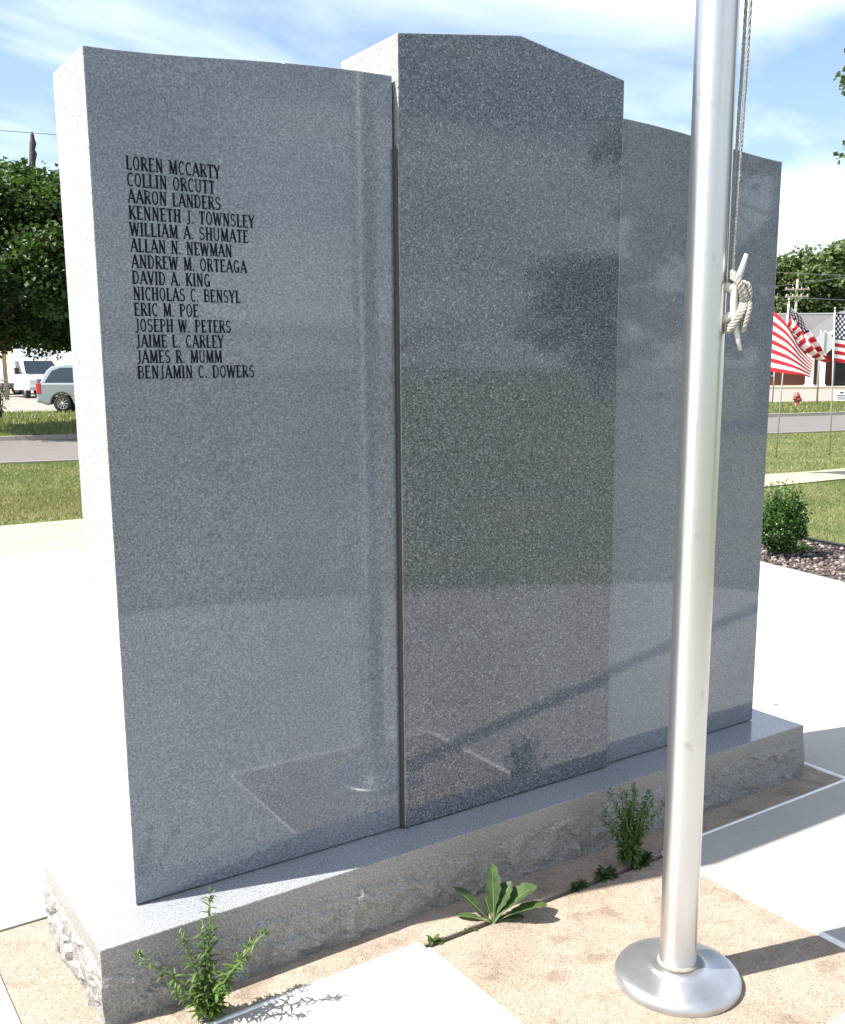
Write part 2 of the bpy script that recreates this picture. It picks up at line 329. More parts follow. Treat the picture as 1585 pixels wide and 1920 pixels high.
def leaves_np(P, size, rs, upbias=0.35, aspect=0.62):
    """kite shaped folded leaves at the points P (Nx3)"""
    n = len(P); d = rs.normal(size=(n, 3)); d /= np.linalg.norm(d, axis=1)[:, None]
    nn = rs.normal(size=(n, 3)); nn[:, 2] += upbias*3; nn /= np.linalg.norm(nn, axis=1)[:, None]
    d -= nn*(d*nn).sum(1)[:, None]; d /= np.linalg.norm(d, axis=1)[:, None]+1e-9
    w = np.cross(nn, d); L = (size*rs.uniform(0.65, 1.35, n))[:, None]
    a = P-d*L*0.5; c = P+d*L*0.5; mid = P-d*L*0.08
    b = mid+w*L*aspect*0.5+nn*L*0.10; e = mid-w*L*aspect*0.5+nn*L*0.10
    V = np.stack([a, b, c, e], 1).reshape(-1, 3); i = np.arange(n)*4
    return V, np.stack([i, i+1, i+2, i+3], 1)
def in_poly(x, y, poly):
    ins = np.zeros(len(x), bool); j = len(poly)-1
    for i in range(len(poly)):
        xi, yi = poly[i]; xj, yj = poly[j]
        ins ^= ((yi > y) != (yj > y)) & (x < (xj-xi)*(y-yi)/(yj-yi+1e-12)+xi); j = i
    return ins
def sheet(name, poly, z, mat, parent=None):
    me = bpy.data.meshes.new(name); me.from_pydata([(x, y, z) for x, y in poly], [], [tuple(range(len(poly)))]); me.update()
    if me.polygons[0].normal.z < 0: me.flip_normals()
    me.materials.append(M[mat]); return link(bpy.data.objects.new(name, me), parent)
def struct(o, label): o['kind'] = 'structure'; o['label'] = label; return o

# ------------------------------------------------------------------ ground, road, lawns
def near_y(x): return 14.8 - 0.205*(x-12.5)
def far_y(x): return 21.5 - 0.205*(x-17.2)
XL, XR = -160.0, 190.0
struct(sheet('ground', [(-900, -900), (900, -900), (900, 900), (-900, 900)], -0.16, 'ground'), 'broad dull green ground reaching to the horizon')
struct(sheet('road', [(XL, near_y(XL)-0.2), (XR, near_y(XR)-0.2), (XR, far_y(XR)+0.2), (XL, far_y(XL)+0.2)], -0.10, 'asphalt'), 'worn grey asphalt road passing behind the memorial')
def kerb(name, fy, sgn, label):
    mb = MB(); n = 60; xs = np.linspace(XL, XR, n)
    for i in range(n-1):
        x0, x1 = xs[i], xs[i+1]-0.012
        a, b = fy(x0), fy(x1)
        vs = []
        for x, y in ((x0, a), (x1, b)):
            vs += [(x, y, -0.12), (x, y+sgn*0.02, 0.005), (x, y+sgn*0.16, 0.008), (x, y+sgn*0.17, -0.12)]
        mb.add(vs, [(0, 1, 5, 4), (1, 2, 6, 5), (2, 3, 7, 6), (0, 3, 2, 1), (4, 5, 6, 7)])
    return struct(mb.build(name, 'kerb'), label)
kerb('kerb', near_y, -1, 'pale concrete kerb along the memorial side of the road')
kerb('kerb', far_y, 1, 'pale concrete kerb along the far side of the road')

# plaza outline (front is a shallow arc, flares out towards the sidewalk)
front = [(-2.55, -1.97), (-2.1, -2.75), (-1.1, -3.45), (0.2, -3.85), (1.6, -3.90), (3.0, -3.48), (3.9, -3.2), (5.0, -2.55), (5.30, -1.9)]
PLAZA = front + [(5.75, 0.1), (6.10, 2.05), (6.28, 2.95), (6.60, 4.6), (6.9, 6.93), (-4.2, 6.93), (-3.9, 4.6), (-3.5, 2.5), (-3.05, 0.1)]
def clip(poly, axis, val, keep_less):
    out = []
    for i in range(len(poly)):
        p, q = poly[i], poly[(i+1) % len(poly)]
        ip = (p[axis] <= val) == keep_less; iq = (q[axis] <= val) == keep_less
        if ip: out.append(p)
        if ip != iq:
            tt = (val-p[axis])/(q[axis]-p[axis]); out.append((p[0]+(q[0]-p[0])*tt, p[1]+(q[1]-p[1])*tt))
    return out
plaza = struct(sheet('plaza', PLAZA, -0.02, 'bed'), 'sunlit pale concrete plaza around the granite memorial')
# expand lawn around everything: one lawn sheet with the plaza laid above it
LAWN = [(XL, -120), (XR, -120), (XR, near_y(XR)-0.165), (XL, near_y(XL)-0.165)]
struct(sheet('lawn', LAWN, -0.03, 'lawn'), 'mown lawn between the plaza and the road')
sidewalk_poly = [(-60, 6.945), (7.2, 6.945), (9.0, 6.42), (60, 4.9), (60, 5.95), (13.0, 7.22), (9.0, 8.0), (6.5, 8.9), (-60, 8.9)]
struct(sheet('sidewalk', sidewalk_poly, -0.012, 'walk'), 'warm pale concrete sidewalk beyond the plaza')
# the slabs of the plaza, one by one
rows = [(-4.0, -2.35, [-2.2, -0.65, 0.85, 1.815, 3.3, 4.8]), (-2.35, -1.0, [-2.2, -0.65, 0.85, 1.815, 3.3, 4.8]), (-1.0, -0.13, [-1.7, -0.178, 0.85, 1.815, 3.3, 4.8]),
        (-0.13, 0.612, [-1.7, -0.178, 2.862, 4.4]), (0.612, 2.75, [-1.5, 1.525, 4.55]), (2.75, 4.85, [-1.5, 1.525, 4.55]), (4.85, 6.93, [-1.5, 1.525, 4.55])]
PADS = {(2, 0.85, 1.815): 1, (3, -0.178, 2.862): 1}
for ri, (y0, y1, xs) in enumerate(rows):
    xx = [-6]+xs+[8]
    for x0, x1 in zip(xx[:-1], xx[1:]):
        pad = (ri, x0, x1) in PADS
        g = 0.0028 if not pad else 0.0
        if pad and ri == 2: c = [(x0+.004, -1.0+.004), (x1-.006, -1.0+.004), (x1-.006, -0.162), (x0+.004, -0.162)]
        elif pad: c = [(x0+.006, y0-.012), (x1-.012, y0-.012), (x1-.012, y1-.006), (x0+.006, y1-.006)]
        else:
            c = PLAZA
            for ax, v, kl in ((0, x0+g, False), (0, x1-g, True), (1, y0+g, False), (1, y1-g, True)):
                c = clip(c, ax, v, kl)
                if len(c) < 3: break
            if len(c) < 3: continue
        top = 0.0 if pad else 0.006 + rnd.uniform(-.0015, .0015)
        if pad and ri == 3: top = 0.002
        mb = MB().prism(c, -0.05, top, 'Z')
        o = mb.build('aggregate_pad' if pad else 'slab', 'agg' if pad else 'slab', plaza, bevel=0.003, seg=1)
        if pad: o['label'] = 'tan exposed aggregate pad under the flagpole' if ri == 2 else 'tan exposed aggregate margin around the granite base'
def sealant(x0, y0, x1, y1, w=0.016):
    d = Vector((x1-x0, y1-y0, 0)); n = Vector((-d.y, d.x, 0)).normalized()*w/2; k = max(2, int(d.length/0.06))
    vs = []; fs = []
    for i in range(k+1):
        p = Vector((x0, y0, 0))+d*(i/k); ww = 1+rnd.uniform(-.12, .12)
        vs += [p-n*ww+Vector((0, 0, -.01)), p-n*ww*0.9+Vector((0, 0, .0075)), p+n*ww*0.9+Vector((0, 0, .0075)), p+n*ww+Vector((0, 0, -.01))]
    for i in range(k):
        a, b = i*4, i*4+4; fs += [(a, a+1, b+1, b), (a+1, a+2, b+2, b+1), (a+2, a+3, b+3, b+2)]
    MB().add(vs, fs, True).build('sealant_strip', 'caulk', plaza)
sealant(1.83, -0.134, 2.868, -0.134); sealant(1.815, -0.14, 1.815, -1.0); sealant(2.856, -0.13, 2.856, 0.612); sealant(0.842, -0.138, -0.178, -0.138)
sealant(-0.178, -0.14, -0.178, 0.612); sealant(0.85, -1.0, 1.81, -1.0, 0.012); sealant(0.85, -0.17, 0.85, -1.0, 0.012)

# far side: verge and lot
VERGE = [(XL, far_y(XL)+0.165), (XR, far_y(XR)+0.165), (XR, -20), (38.5, 26.6), (7.8, 40.4), (-60, 70.9), (XL, 116)]
struct(sheet('verge', VERGE, -0.02, 'lawn'), 'grass verge across the road')
LOT = [(-60, 70.92), (7.8, 40.42), (38.5, 26.62), (120, -4), (170, 60), (60, 130), (-40, 150)]
struct(sheet('parking_lot', LOT, -0.015, 'lot'), 'pale dusty parking lot beyond the grass verge')

# grass blades (stuff)
def grass(name, poly, dens, hmin, hmax, wid, z, label, mat='blade', parent=None):
    P = np.array(poly); x0, y0 = P.min(0); x1, y1 = P.max(0); n = int((x1-x0)*(y1-y0)*dens)
    x = rng.uniform(x0, x1, n); y = rng.uniform(y0, y1, n); k = in_poly(x, y, poly); x = x[k]; y = y[k]; n = len(x)
    h = rng.uniform(hmin, hmax, n); a = rng.uniform(0, 2*np.pi, n); w = wid*rng.uniform(.6, 1.4, n)
    l = h*rng.uniform(0.1, 0.9, n); b = rng.uniform(0, 2*np.pi, n)
    V = np.zeros((n, 3, 3)); V[:, 0] = np.stack([x-np.cos(a)*w, y-np.sin(a)*w, np.full(n, z)], 1); V[:, 1] = np.stack([x+np.cos(a)*w, y+np.sin(a)*w, np.full(n, z)], 1)
    V[:, 2] = np.stack([x+np.cos(b)*l, y+np.sin(b)*l, z+h], 1)
    o = mesh_np(name, V.reshape(-1, 3), np.arange(n*3).reshape(-1, 3), mat, parent); o['kind'] = 'stuff'; o['label'] = label; o['category'] = 'grass'; return o
grass('grass', [(7.42, 1.6), (13, 1.6), (13.5, 6.28), (9.0, 6.42), (7.42, 6.88)], 2600, .015, .035, .003, -0.03, 'short mown grass between the gravel bed and the sidewalk')
grass('grass', [(6.5, 9.0), (9.0, 8.05), (13.0, 7.25), (17.5, 7.1), (23.5, near_y(23.5)-.2), (6.5, near_y(6.5)-.2)], 800, .02, .045, .005, -0.03, 'striped mown grass under the flags')
grass('grass', [(0.6, 8.93), (6.5, 8.93), (6.5, near_y(6.5)-.2), (0.6, near_y(0.6)-.2)], 1700, .02, .045, .004, -0.03, 'partly dry mown grass between the sidewalk and the road')
grass('grass', [(0.6, 9.25), (6.5, 9.25), (6.5, 11.6), (0.6, 12.3)], 1500, .02, .05, .004, -0.03, 'dry straw coloured grass beside the sidewalk', mat='blade_dry')
grass('grass', [(2, far_y(2)+.25), (12, far_y(12)+.25), (12, 38), (2, 42)], 90, .05, .16, .016, -0.02, 'rough verge grass below the broken tree')
grass('grass', [(24, far_y(24)+.25), (36, far_y(36)+.25), (41, 24), (32, 28)], 110, .05, .14, .018, -0.02, 'verge grass around the hydrant')

# ------------------------------------------------------------------ granite memorial
mem = thing('granite_memorial', 'grey granite memorial of three upright panels on a long base, beside the flagpole', 'memorial', (1.37, 0.27, 0.0))
def mpart(o, p=mem):
    o.parent = p; o.matrix_parent_inverse = Matrix.Translation(-Vector((1.37, 0.27, 0.0))) if p is mem else Matrix.Identity(4)
    return o
HB = 0.2097; BL, BD = 2.743, 0.5397
# rock-pitched base
loop = []
step = 0.014
def side(p, q):
    p = Vector(p); q = Vector(q); n = int((q-p).length/step); nn = Vector(((q-p).y, -(q-p).x)).normalized()
    for i in range(n): loop.append((p+(q-p)*(i/n), nn, (i == 0)))
side((0, 0), (BL, 0)); side((BL, 0), (BL, BD)); side((BL, BD), (0, BD)); side((0, BD), (0, 0))
nL = len(loop); nrm = []
for i in range(nL):
    p, n, c = loop[i]
    if c: n = (n+loop[i-1][1])
    nrm.append(n)
zs = [HB, HB-.0015, HB-.004] + list(np.linspace(HB-.012, 0.0, 24)) + [-0.02]
vs = []; fs = []
for zi, z in enumerate(zs):
    for i in range(nL):
        p, _, c = loop[i]; n = nrm[i]; q = Vector((p.x, p.y, z))
        zb = HB-0.062 + 0.016*mnoise.noise(Vector((p.x*5.0, p.y*5.0, 3.1))) + 0.012*mnoise.noise(Vector((p.x*17, p.y*17, 9.0)))
        dd = -0.0025 if zi == 0 else (-0.0007 if zi == 1 else 0.0)
        t = (zb-z)/0.009; t = max(0.0, min(1.0, t)); t = t*t*(3-2*t)
        if t > 0:
            lowf = mnoise.noise(q*4.5+Vector((0, 0, 2)))
            mid = abs(mnoise.noise(q*13.0)); hi = mnoise.noise(q*34.0)
            cell = mnoise.cell(Vector((p.x*11+2*mnoise.noise(q*7), p.y*11, z*16+2*mnoise.noise(q*9))))
            bul = 0.008 + 0.009*lowf + 0.014*mid + 0.003*hi + 0.009*(cell-.5)
            if c: bul *= 0.6
            dd = t*bul*(0.55+0.45*math.sin(min(1, (zb-z)/0.10)*math.pi*0.6))
        vs.append((q.x+n.x*dd, q.y+n.y*dd, z))
for zi in range(len(zs)-1):
    for i in range(nL):
        a = zi*nL+i; b = zi*nL+(i+1) % nL; fs.append((a, a+nL, b+nL, b))
base_sides = mpart(MB().add(vs, fs, False).build('base', 'granite_r'))
base_sides.data.materials.append(M['granite_b'])
# the cut top and its margin band use the smoother finish
for p in base_sides.data.polygons:
    if p.center.z > HB-0.05: p.material_index = 1
topv = [(vs[i][0], vs[i][1], HB-0.0002) for i in range(nL)]
tb = mpart(MB().add(topv, [tuple(range(nL))]).build('base_top', 'granite_t')); 
if tb.data.polygons[0].normal.z < 0: tb.data.flip_normals()
# panels
YF, YB = 0.1502, 0.4148
YC, YCB = 0.1282, 0.437
XWL, XWR, XCL, XCR = 0.1396, 2.6228, 0.968, 1.811
wl_top = [(0.1396, 2.323), (0.254, 2.3275), (0.384, 2.337), (0.521, 2.3495), (0.667, 2.3615), (0.822, 2.370), (0.9595, 2.3735)]
def curve_top(pts, k=6):
    out = []
    for i in range(len(pts)-1):
        p0 = pts[max(i-1, 0)]; p1 = pts[i]; p2 = pts[i+1]; p3 = pts[min(i+2, len(pts)-1)]
        for j in range(k):
            t = j/k; f = lambda a, b, c, d: 0.5*((2*b)+(-a+c)*t+(2*a-5*b+4*c-d)*t*t+(-a+3*b-3*c+d)*t**3)
            out.append((p1[0]+(p2[0]-p1[0])*t, f(p0[1], p1[1], p2[1], p3[1])))
    out.append(pts[-1]); return out
lt = curve_top(wl_top)
zb0 = HB+0.004
polyL = [(0.1396, zb0)]+lt+[(0.9595, zb0)]
left_wing = mpart(MB().prism(polyL, YF, YB).build('wing_panel', 'granite', bevel=0.0022)); 
def shear(o):
    for v in o.data.vertices: v.co.y -= 0.012*(v.co.x-0.55)
shear(left_wing)
left_wing['label'] = 'side panel carved with black lettering'
off = XWL+XWR
polyR = [(off-x, z) for x, z in reversed(lt)]
polyR = [(XCR+0.0015, zb0)] + [(max(x, XCR+0.0015), z) for x, z in polyR] + [(XWR, zb0)]
right_wing = mpart(MB().prism(polyR, YF, YB).build('wing_panel', 'granite', bevel=0.0022)); right_wing['label'] = 'blank side panel behind the flagpole'
polyC = [(XCL, zb0), (XCL, 2.479), (1.388, 2.5405), (XCR-.004, 2.478), (XCR, zb0)]
centre = mpart(MB().prism(polyC, YC, YCB).build('centre_panel', 'granite_c', bevel=0.004)); 
for pn in (left_wing, right_wing, centre):
    pn.data.materials.append(M['granite_cs' if pn is centre else 'granite_s'])
    for p in pn.data.polygons:
        if abs(p.normal.y) < 0.5: p.material_index = 1
centre['label'] = 'taller dark centre panel with a low peaked top'
mpart(MB().box((0.9635, 0.245, 1.20), (0.012, 0.222, 1.975)).build('mortar_joint', 'mortar'))  # joint filler, brought forward to darken the centre panel's shaded side strip
mpart(MB().box((0.553, (YF+YB)/2, HB+.002), (0.80, YB-YF-.012, .0045)).build('setting_bed', 'mortar'))
mpart(MB().box((1.39, (YC+YCB)/2, HB+.002), (0.82, YCB-YC-.012, .0045)).build('setting_bed', 'mortar'))
mpart(MB().box((2.22, (YF+YB)/2, HB+.002), (0.79, YB-YF-.012, .0045)).build('setting_bed', 'mortar'))
# small chips
# carved lettering: condensed serif capitals drawn as strokes, unit height 1
T, H_ = 0.17, 0.10   # thick and thin stroke widths
def arc(cx, cy, rx, ry, a0, a1, n=12): return [(cx+rx*math.cos(R(a0+(a1-a0)*i/n)), cy+ry*math.sin(R(a0+(a1-a0)*i/n))) for i in range(n+1)]
def serif(x, y, w=0.11): return ([(x-w, y), (x+w, y)], 0.055)
G = {
 'A': (.50, [([(.04, 0), (.25, 1)], H_), ([(.25, 1), (.47, 0)], T), ([(.11, .33), (.38, .33)], H_), serif(.04, .027, .06), serif(.46, .027, .07)]),
 'B': (.44, [([(.09, 0), (.09, 1)], T), ([(.09, .97), (.22, .97)]+arc(.22, .755, .14, .215, 90, -90)+[(.09, .54)], .09), ([(.09, .54), (.22, .54)]+arc(.22, .285, .17, .255, 90, -90)+[(.09, .03)], .095), serif(.06, .027, .06), serif(.06, .973, .06)]),
 'C': (.44, [(arc(.25, .5, .18, .47, 52, 308, 20), .115), ([(.37, .98), (.37, .78)], .055)]),
 'D': (.49, [([(.09, 0), (.09, 1)], T), ([(.09, .97), (.20, .97)]+arc(.20, .5, .22, .47, 90, -90, 18)+[(.09, .03)], .105), serif(.06, .027, .06), serif(.06, .973, .06)]),
 'E': (.41, [([(.10, 0), (.10, 1)], T), ([(.10, .97), (.36, .97)], H_), ([(.10, .52), (.30, .52)], H_), ([(.10, .03), (.38, .03)], H_), ([(.355, .99), (.355, .84)], .055), ([(.375, .01), (.375, .17)], .055), serif(.06, .027, .06), serif(.06, .973, .06)]),
 'G': (.48, [(arc(.25, .5, .18, .47, 52, 300, 20), .115), ([(.385, .42), (.385, .05)], T), ([(.28, .42), (.46, .42)], .06), ([(.37, .97), (.37, .78)], .055)]),
 'H': (.50, [([(.10, 0), (.10, 1)], T), ([(.40, 0), (.40, 1)], T), ([(.10, .52), (.40, .52)], H_)]+[serif(x, y, .085) for x in (.10, .40) for y in (.027, .973)]),
 'I': (.22, [([(.11, 0), (.11, 1)], T), serif(.11, .027, .095), serif(.11, .973, .095)]),
 'J': (.31, [([(.21, 1), (.21, .2)]+arc(.11, .13, .10, .18, 10, -130, 6), .12), serif(.21, .973, .09)]),
 'K': (.48, [([(.10, 0), (.10, 1)], T), ([(.11, .42), (.41, .99)], H_), ([(.19, .55), (.44, 0)], T), serif(.10, .027, .085), serif(.10, .973, .085), serif(.41, .973, .07), serif(.43, .027, .06)]),
 'L': (.39, [([(.10, 0), (.10, 1)], T), ([(.10, .03), (.36, .03)], H_), ([(.355, .01), (.355, .2)], .055), serif(.10, .973, .09), serif(.06, .027, .06)]),
 'M': (.60, [([(.09, 0), (.11, 1)], H_), ([(.11, 1), (.30, .05)], T), ([(.30, .05), (.48, 1)], H_), ([(.49, 1), (.51, 0)], T), serif(.09, .027, .07), serif(.51, .027, .08), serif(.07, .973, .05), serif(.52, .973, .05)]),
 'N': (.52, [([(.10, 0), (.10, 1)], H_), ([(.10, 1), (.42, 0)], T), ([(.42, 0), (.42, 1)], H_), serif(.10, .027, .08), serif(.42, .973, .08), serif(.07, .973, .05)]),
 'O': (.48, [(arc(.24, .5, .175, .47, 0, 360, 26), .11)]),
 'P': (.43, [([(.10, 0), (.10, 1)], T), ([(.10, .97), (.21, .97)]+arc(.21, .725, .17, .245, 90, -90)+[(.10, .48)], .095), serif(.10, .027, .09), serif(.06, .973, .06)]),
 'R': (.47, [([(.10, 0), (.10, 1)], T), ([(.10, .97), (.21, .97)]+arc(.21, .745, .16, .225, 90, -90)+[(.10, .52)], .095), ([(.23, .52), (.42, .02)], T), serif(.10, .027, .085), serif(.06, .973, .06), serif(.42, .027, .05)]),
 'S': (.41, [(arc(.20, .745, .135, .225, 45, 270, 14)+arc(.20, .275, .15, .245, 90, -135, 14), .11), ([(.32, .96), (.32, .80)], .05), ([(.06, .04), (.06, .2)], .05)]),
 'T': (.42, [([(.21, 0), (.21, 1)], T), ([(.02, .965), (.40, .965)], H_), ([(.035, .98), (.035, .82)], .055), ([(.385, .98), (.385, .82)], .055), serif(.21, .027, .09)]),
 'U': (.48, [([(.09, 1), (.09, .25)]+arc(.24, .25, .15, .22, 180, 360, 10)+[(.39, 1)], .105), serif(.09, .973, .08), serif(.39, .973, .07)]),
 'V': (.47, [([(.05, 1), (.24, 0)], T), ([(.24, 0), (.42, 1)], H_), serif(.05, .973, .07), serif(.42, .973, .06)]),
 'W': (.66, [([(.05, 1), (.19, 0)], T), ([(.19, 0), (.33, .95)], H_), ([(.33, .95), (.47, 0)], T), ([(.47, 0), (.61, 1)], H_), serif(.05, .973, .07), serif(.61, .973, .06)]),
 'Y': (.45, [([(.04, 1), (.22, .45)], T), ([(.40, 1), (.22, .45)], H_), ([(.22, .47), (.22, 0)], T), serif(.04, .973, .06), serif(.40, .973, .06), serif(.22, .027, .09)]),
 '.': (.17, [([(.07, 0), (.07, .11)], .11)]),
}
LINES = ['LOREN MCCARTY', 'COLLIN ORCUTT', 'AARON LANDERS', 'KENNETH J. TOWNSLEY', 'WILLIAM A. SHUMATE', 'ALLAN N. NEWMAN', 'ANDREW M. ORTEAGA', 'DAVID A. KING', 'NICHOLAS C. BENSYL', 'ERIC M. POE', 'JOSEPH W. PETERS', 'JAIME L. CARLEY', 'JAMES R. MUMM', 'BENJAMIN C. DOWERS']
WIDTHS = [.234, .218, .232, .321, .303, .257, .295, .196, .275, .162, .246, .225, .219, .306]
def stroke(mb, pts, w, x0, z0, sx, sz, y):
    n = len(pts); P = [Vector((p[0]*sx, p[1]*sz)) for p in pts]; vs = []
    for i in range(n):
        d = (P[min(i+1, n-1)]-P[max(i-1, 0)]).normalized(); nn = Vector((-d.y, d.x))*w*sz*0.5
        e = d*(0.02*sz if i == n-1 else (-0.02*sz if i == 0 else 0)) if n == 2 else Vector((0, 0))
        for s_ in (-1, 1):
            q = P[i]+e+nn*s_; vs.append((x0+q.x, y, z0+q.y))
    mb.add(vs, [(2*i, 2*i+2, 2*i+3, 2*i+1) for i in range(n-1)])
for li, (txt, wd) in enumerate(zip(LINES, WIDTHS)):
    adv = [0.34 if c == ' ' else G[c][0]+0.055 for c in txt]; sx = wd/(sum(adv)-0.055); sz = 0.0305
    ztop = 2.0945-(2.0945-1.6095)*li/13; x = 0.2235; mb = MB(); k = 0
    for c, a in zip(txt, adv):
        if c != ' ':
            for pts, w in G[c][1]:
                k += 1; stroke(mb, pts, w, x, ztop-sz, sx, sz, YF-0.0004-0.000012*(k % 12))
        x += a*sx
    o = mb.build('inscription_line', 'letter', left_wing, fixn=False); shear(o)

# ------------------------------------------------------------------ flagpole
PX, PY = 1.3155, -0.6535
fp = thing('flagpole', 'tall satin aluminium flagpole with a round base collar in front of the memorial', 'flagpole', (PX, PY, 0))
mb = MB(); prof = [(0.0475, 0.0), (0.0475, 3.2), (0.045, 4.5), (0.036, 6.4), (0.029, 7.5), (0.0, 7.5)]
mb.lathe(prof, 64); mb.build('pole', 'alu', fp)
prof = [(0.163, 0.0), (0.1645, 0.006), (0.1635, 0.018), (0.157, 0.027), (0.140, 0.0315), (0.112, 0.037), (0.086, 0.043), (0.078, 0.046), (0.074, 0.050), (0.070, 0.0515), (0.062, 0.0515), (0.058, 0.050), (0.050, 0.052), (0.0470, 0.052)]
MB().lathe(prof, 72).build('base_collar', 'collar', fp)
MB().lathe([(0.0472, 0.049), (0.0535, 0.0525), (0.0525, 0.056), (0.0490, 0.060), (0.0472, 0.062)], 40).build('caulk_ring', 'grime', fp)
MB().lathe([(0.055, 7.50), (0.058, 7.52), (0.058, 7.56), (0.03, 7.58), (0.0, 7.58)], 24).build('pulley_cap', 'alu', fp)
MB().lathe([(0.075*math.sin(R(a)), 7.655-0.075*math.cos(R(a))) for a in range(0, 181, 12)], 24).build('finial_ball', 'alu', fp)
# cleat, on the side of the pole towards the image right
cd = Vector((math.cos(R(-60)), math.sin(R(-60)), 0)); cs = Vector((-cd.y, cd.x, 0))
cz = 1.745
def cp(out, s, z): return cd*(0.0475+out*(.88 if abs(z-cz) < .2 else 1))+cs*s*.9+Vector((0, 0, cz+(z-cz)*.9 if abs(z-cz) < .2 else z))
cl = MB().tube([cp(-.004, 0, cz+.040), cp(.010, 0, cz+.036), cp(.020, 0, cz+.030)], [.013, .011, .012], 10).tube([cp(-.004, 0, cz-.040), cp(.010, 0, cz-.036), cp(.020, 0, cz-.030)], [.013, .011, .012], 10)
cl.tube([cp(.046, 0.0, cz+.118), cp(.038, 0, cz+.09), cp(.028, 0, cz+.06), cp(.021, 0, cz+.03), cp(.019, 0, cz), cp(.021, 0, cz-.03), cp(.026, 0, cz-.06), cp(.034, 0, cz-.092), cp(.042, 0, cz-.122)],
        [.0075, .010, .0125, .0145, .015, .0145, .012, .0095, .0065], 12, flat=0.62)
cleat = cl.build('cleat', 'cleat', fp)
def rope(path, r, name, parent, strands=3, pitch=0.026, dens=0.0045):
    # resample
    P = [Vector(p) for p in path]; L = [0]
    for a, b in zip(P[:-1], P[1:]): L.append(L[-1]+(b-a).length)
    n = max(8, int(L[-1]/dens)); Q = []
    for i in range(n+1):
        s = L[-1]*i/n; j = max(k for k in range(len(L)) if L[k] <= s+1e-9); j = min(j, len(P)-2)
        t = (s-L[j])/(L[j+1]-L[j]+1e-12)
        p0, p1, p2, p3 = P[max(j-1, 0)], P[j], P[j+1], P[min(j+2, len(P)-1)]
        Q.append(0.5*((2*p1)+(p2-p0)*t+(2*p0-5*p1+4*p2-p3)*t*t+(-p0+3*p1-3*p2+p3)*t**3))
    mb = MB(); a = (Q[1]-Q[0]).orthogonal().normalized(); frames = []
    for i, p in enumerate(Q):
        t = (Q[min(i+1, n)]-Q[max(i-1, 0)]).normalized(); a = (a-t*a.dot(t)).normalized(); frames.append((p, a.copy(), t.cross(a)))
    for k in range(strands):
        pts = []
        for i, (p, a_, b_) in enumerate(frames):
            th = 2*math.pi*(k/strands + (L[-1]*i/n)/pitch); pts.append(p+(a_*math.cos(th)+b_*math.sin(th))*r*0.52)
        mb.tube(pts, r*0.56, 6)
    return mb.build(name, 'rope_grey' if name == 'halyard' else 'rope', parent, fixn=False)
h0 = cp(.012, 0.004, cz+.062)
rope([cp(.050, 0, 7.53), cp(.036, 0, 4.5), cp(.0150, 0, 2.5), cp(.0090, 0, 2.15), cp(.006, .003, 1.87), h0], .0041, 'halyard', fp, dens=0.007)
rope([cp(.060, 0, 7.53), cp(.046, 0, 4.5), cp(.0245, 0, 2.5), cp(.0185, 0, 2.15), cp(.0145, -.003, 1.87), cp(.013, -.006, cz+.062)], .0041, 'halyard', fp, dens=0.007)
# figure-eight wraps round the two horns
path = [h0]; W = .017
for k in range(3):
    e = k*0.006
    path += [cp(.012+e*.3, W+.004, cz+.045-e), cp(.034+e, W*.6, cz+.012), cp(.038+e, -W*.6, cz-.018), cp(.026, -W-.003, cz-.048-e), cp(.009, -W*.2, cz-.062-e), cp(.014, W, cz-.050-e),
             cp(.036+e, W*.7, cz-.020), cp(.041+e, -W*.5, cz+.012), cp(.030, -W-.003, cz+.046+e), cp(.010, -W*.2, cz+.062+e)]
path += [cp(.030, W, cz+.03), cp(.052, .004, cz+.010), cp(.062, -.006, cz-.01), cp(.055, -.012, cz-.05), cp(.047, -.004, cz-.072), cp(.044, .006, cz-.05), cp(.050, .004, cz-.018), cp(.060, 0, cz+.015), cp(.056, -.004, cz+.04), cp(.04, -.008, cz+.048)]
rope(path, .0058, 'rope_wrap', fp, dens=0.004)

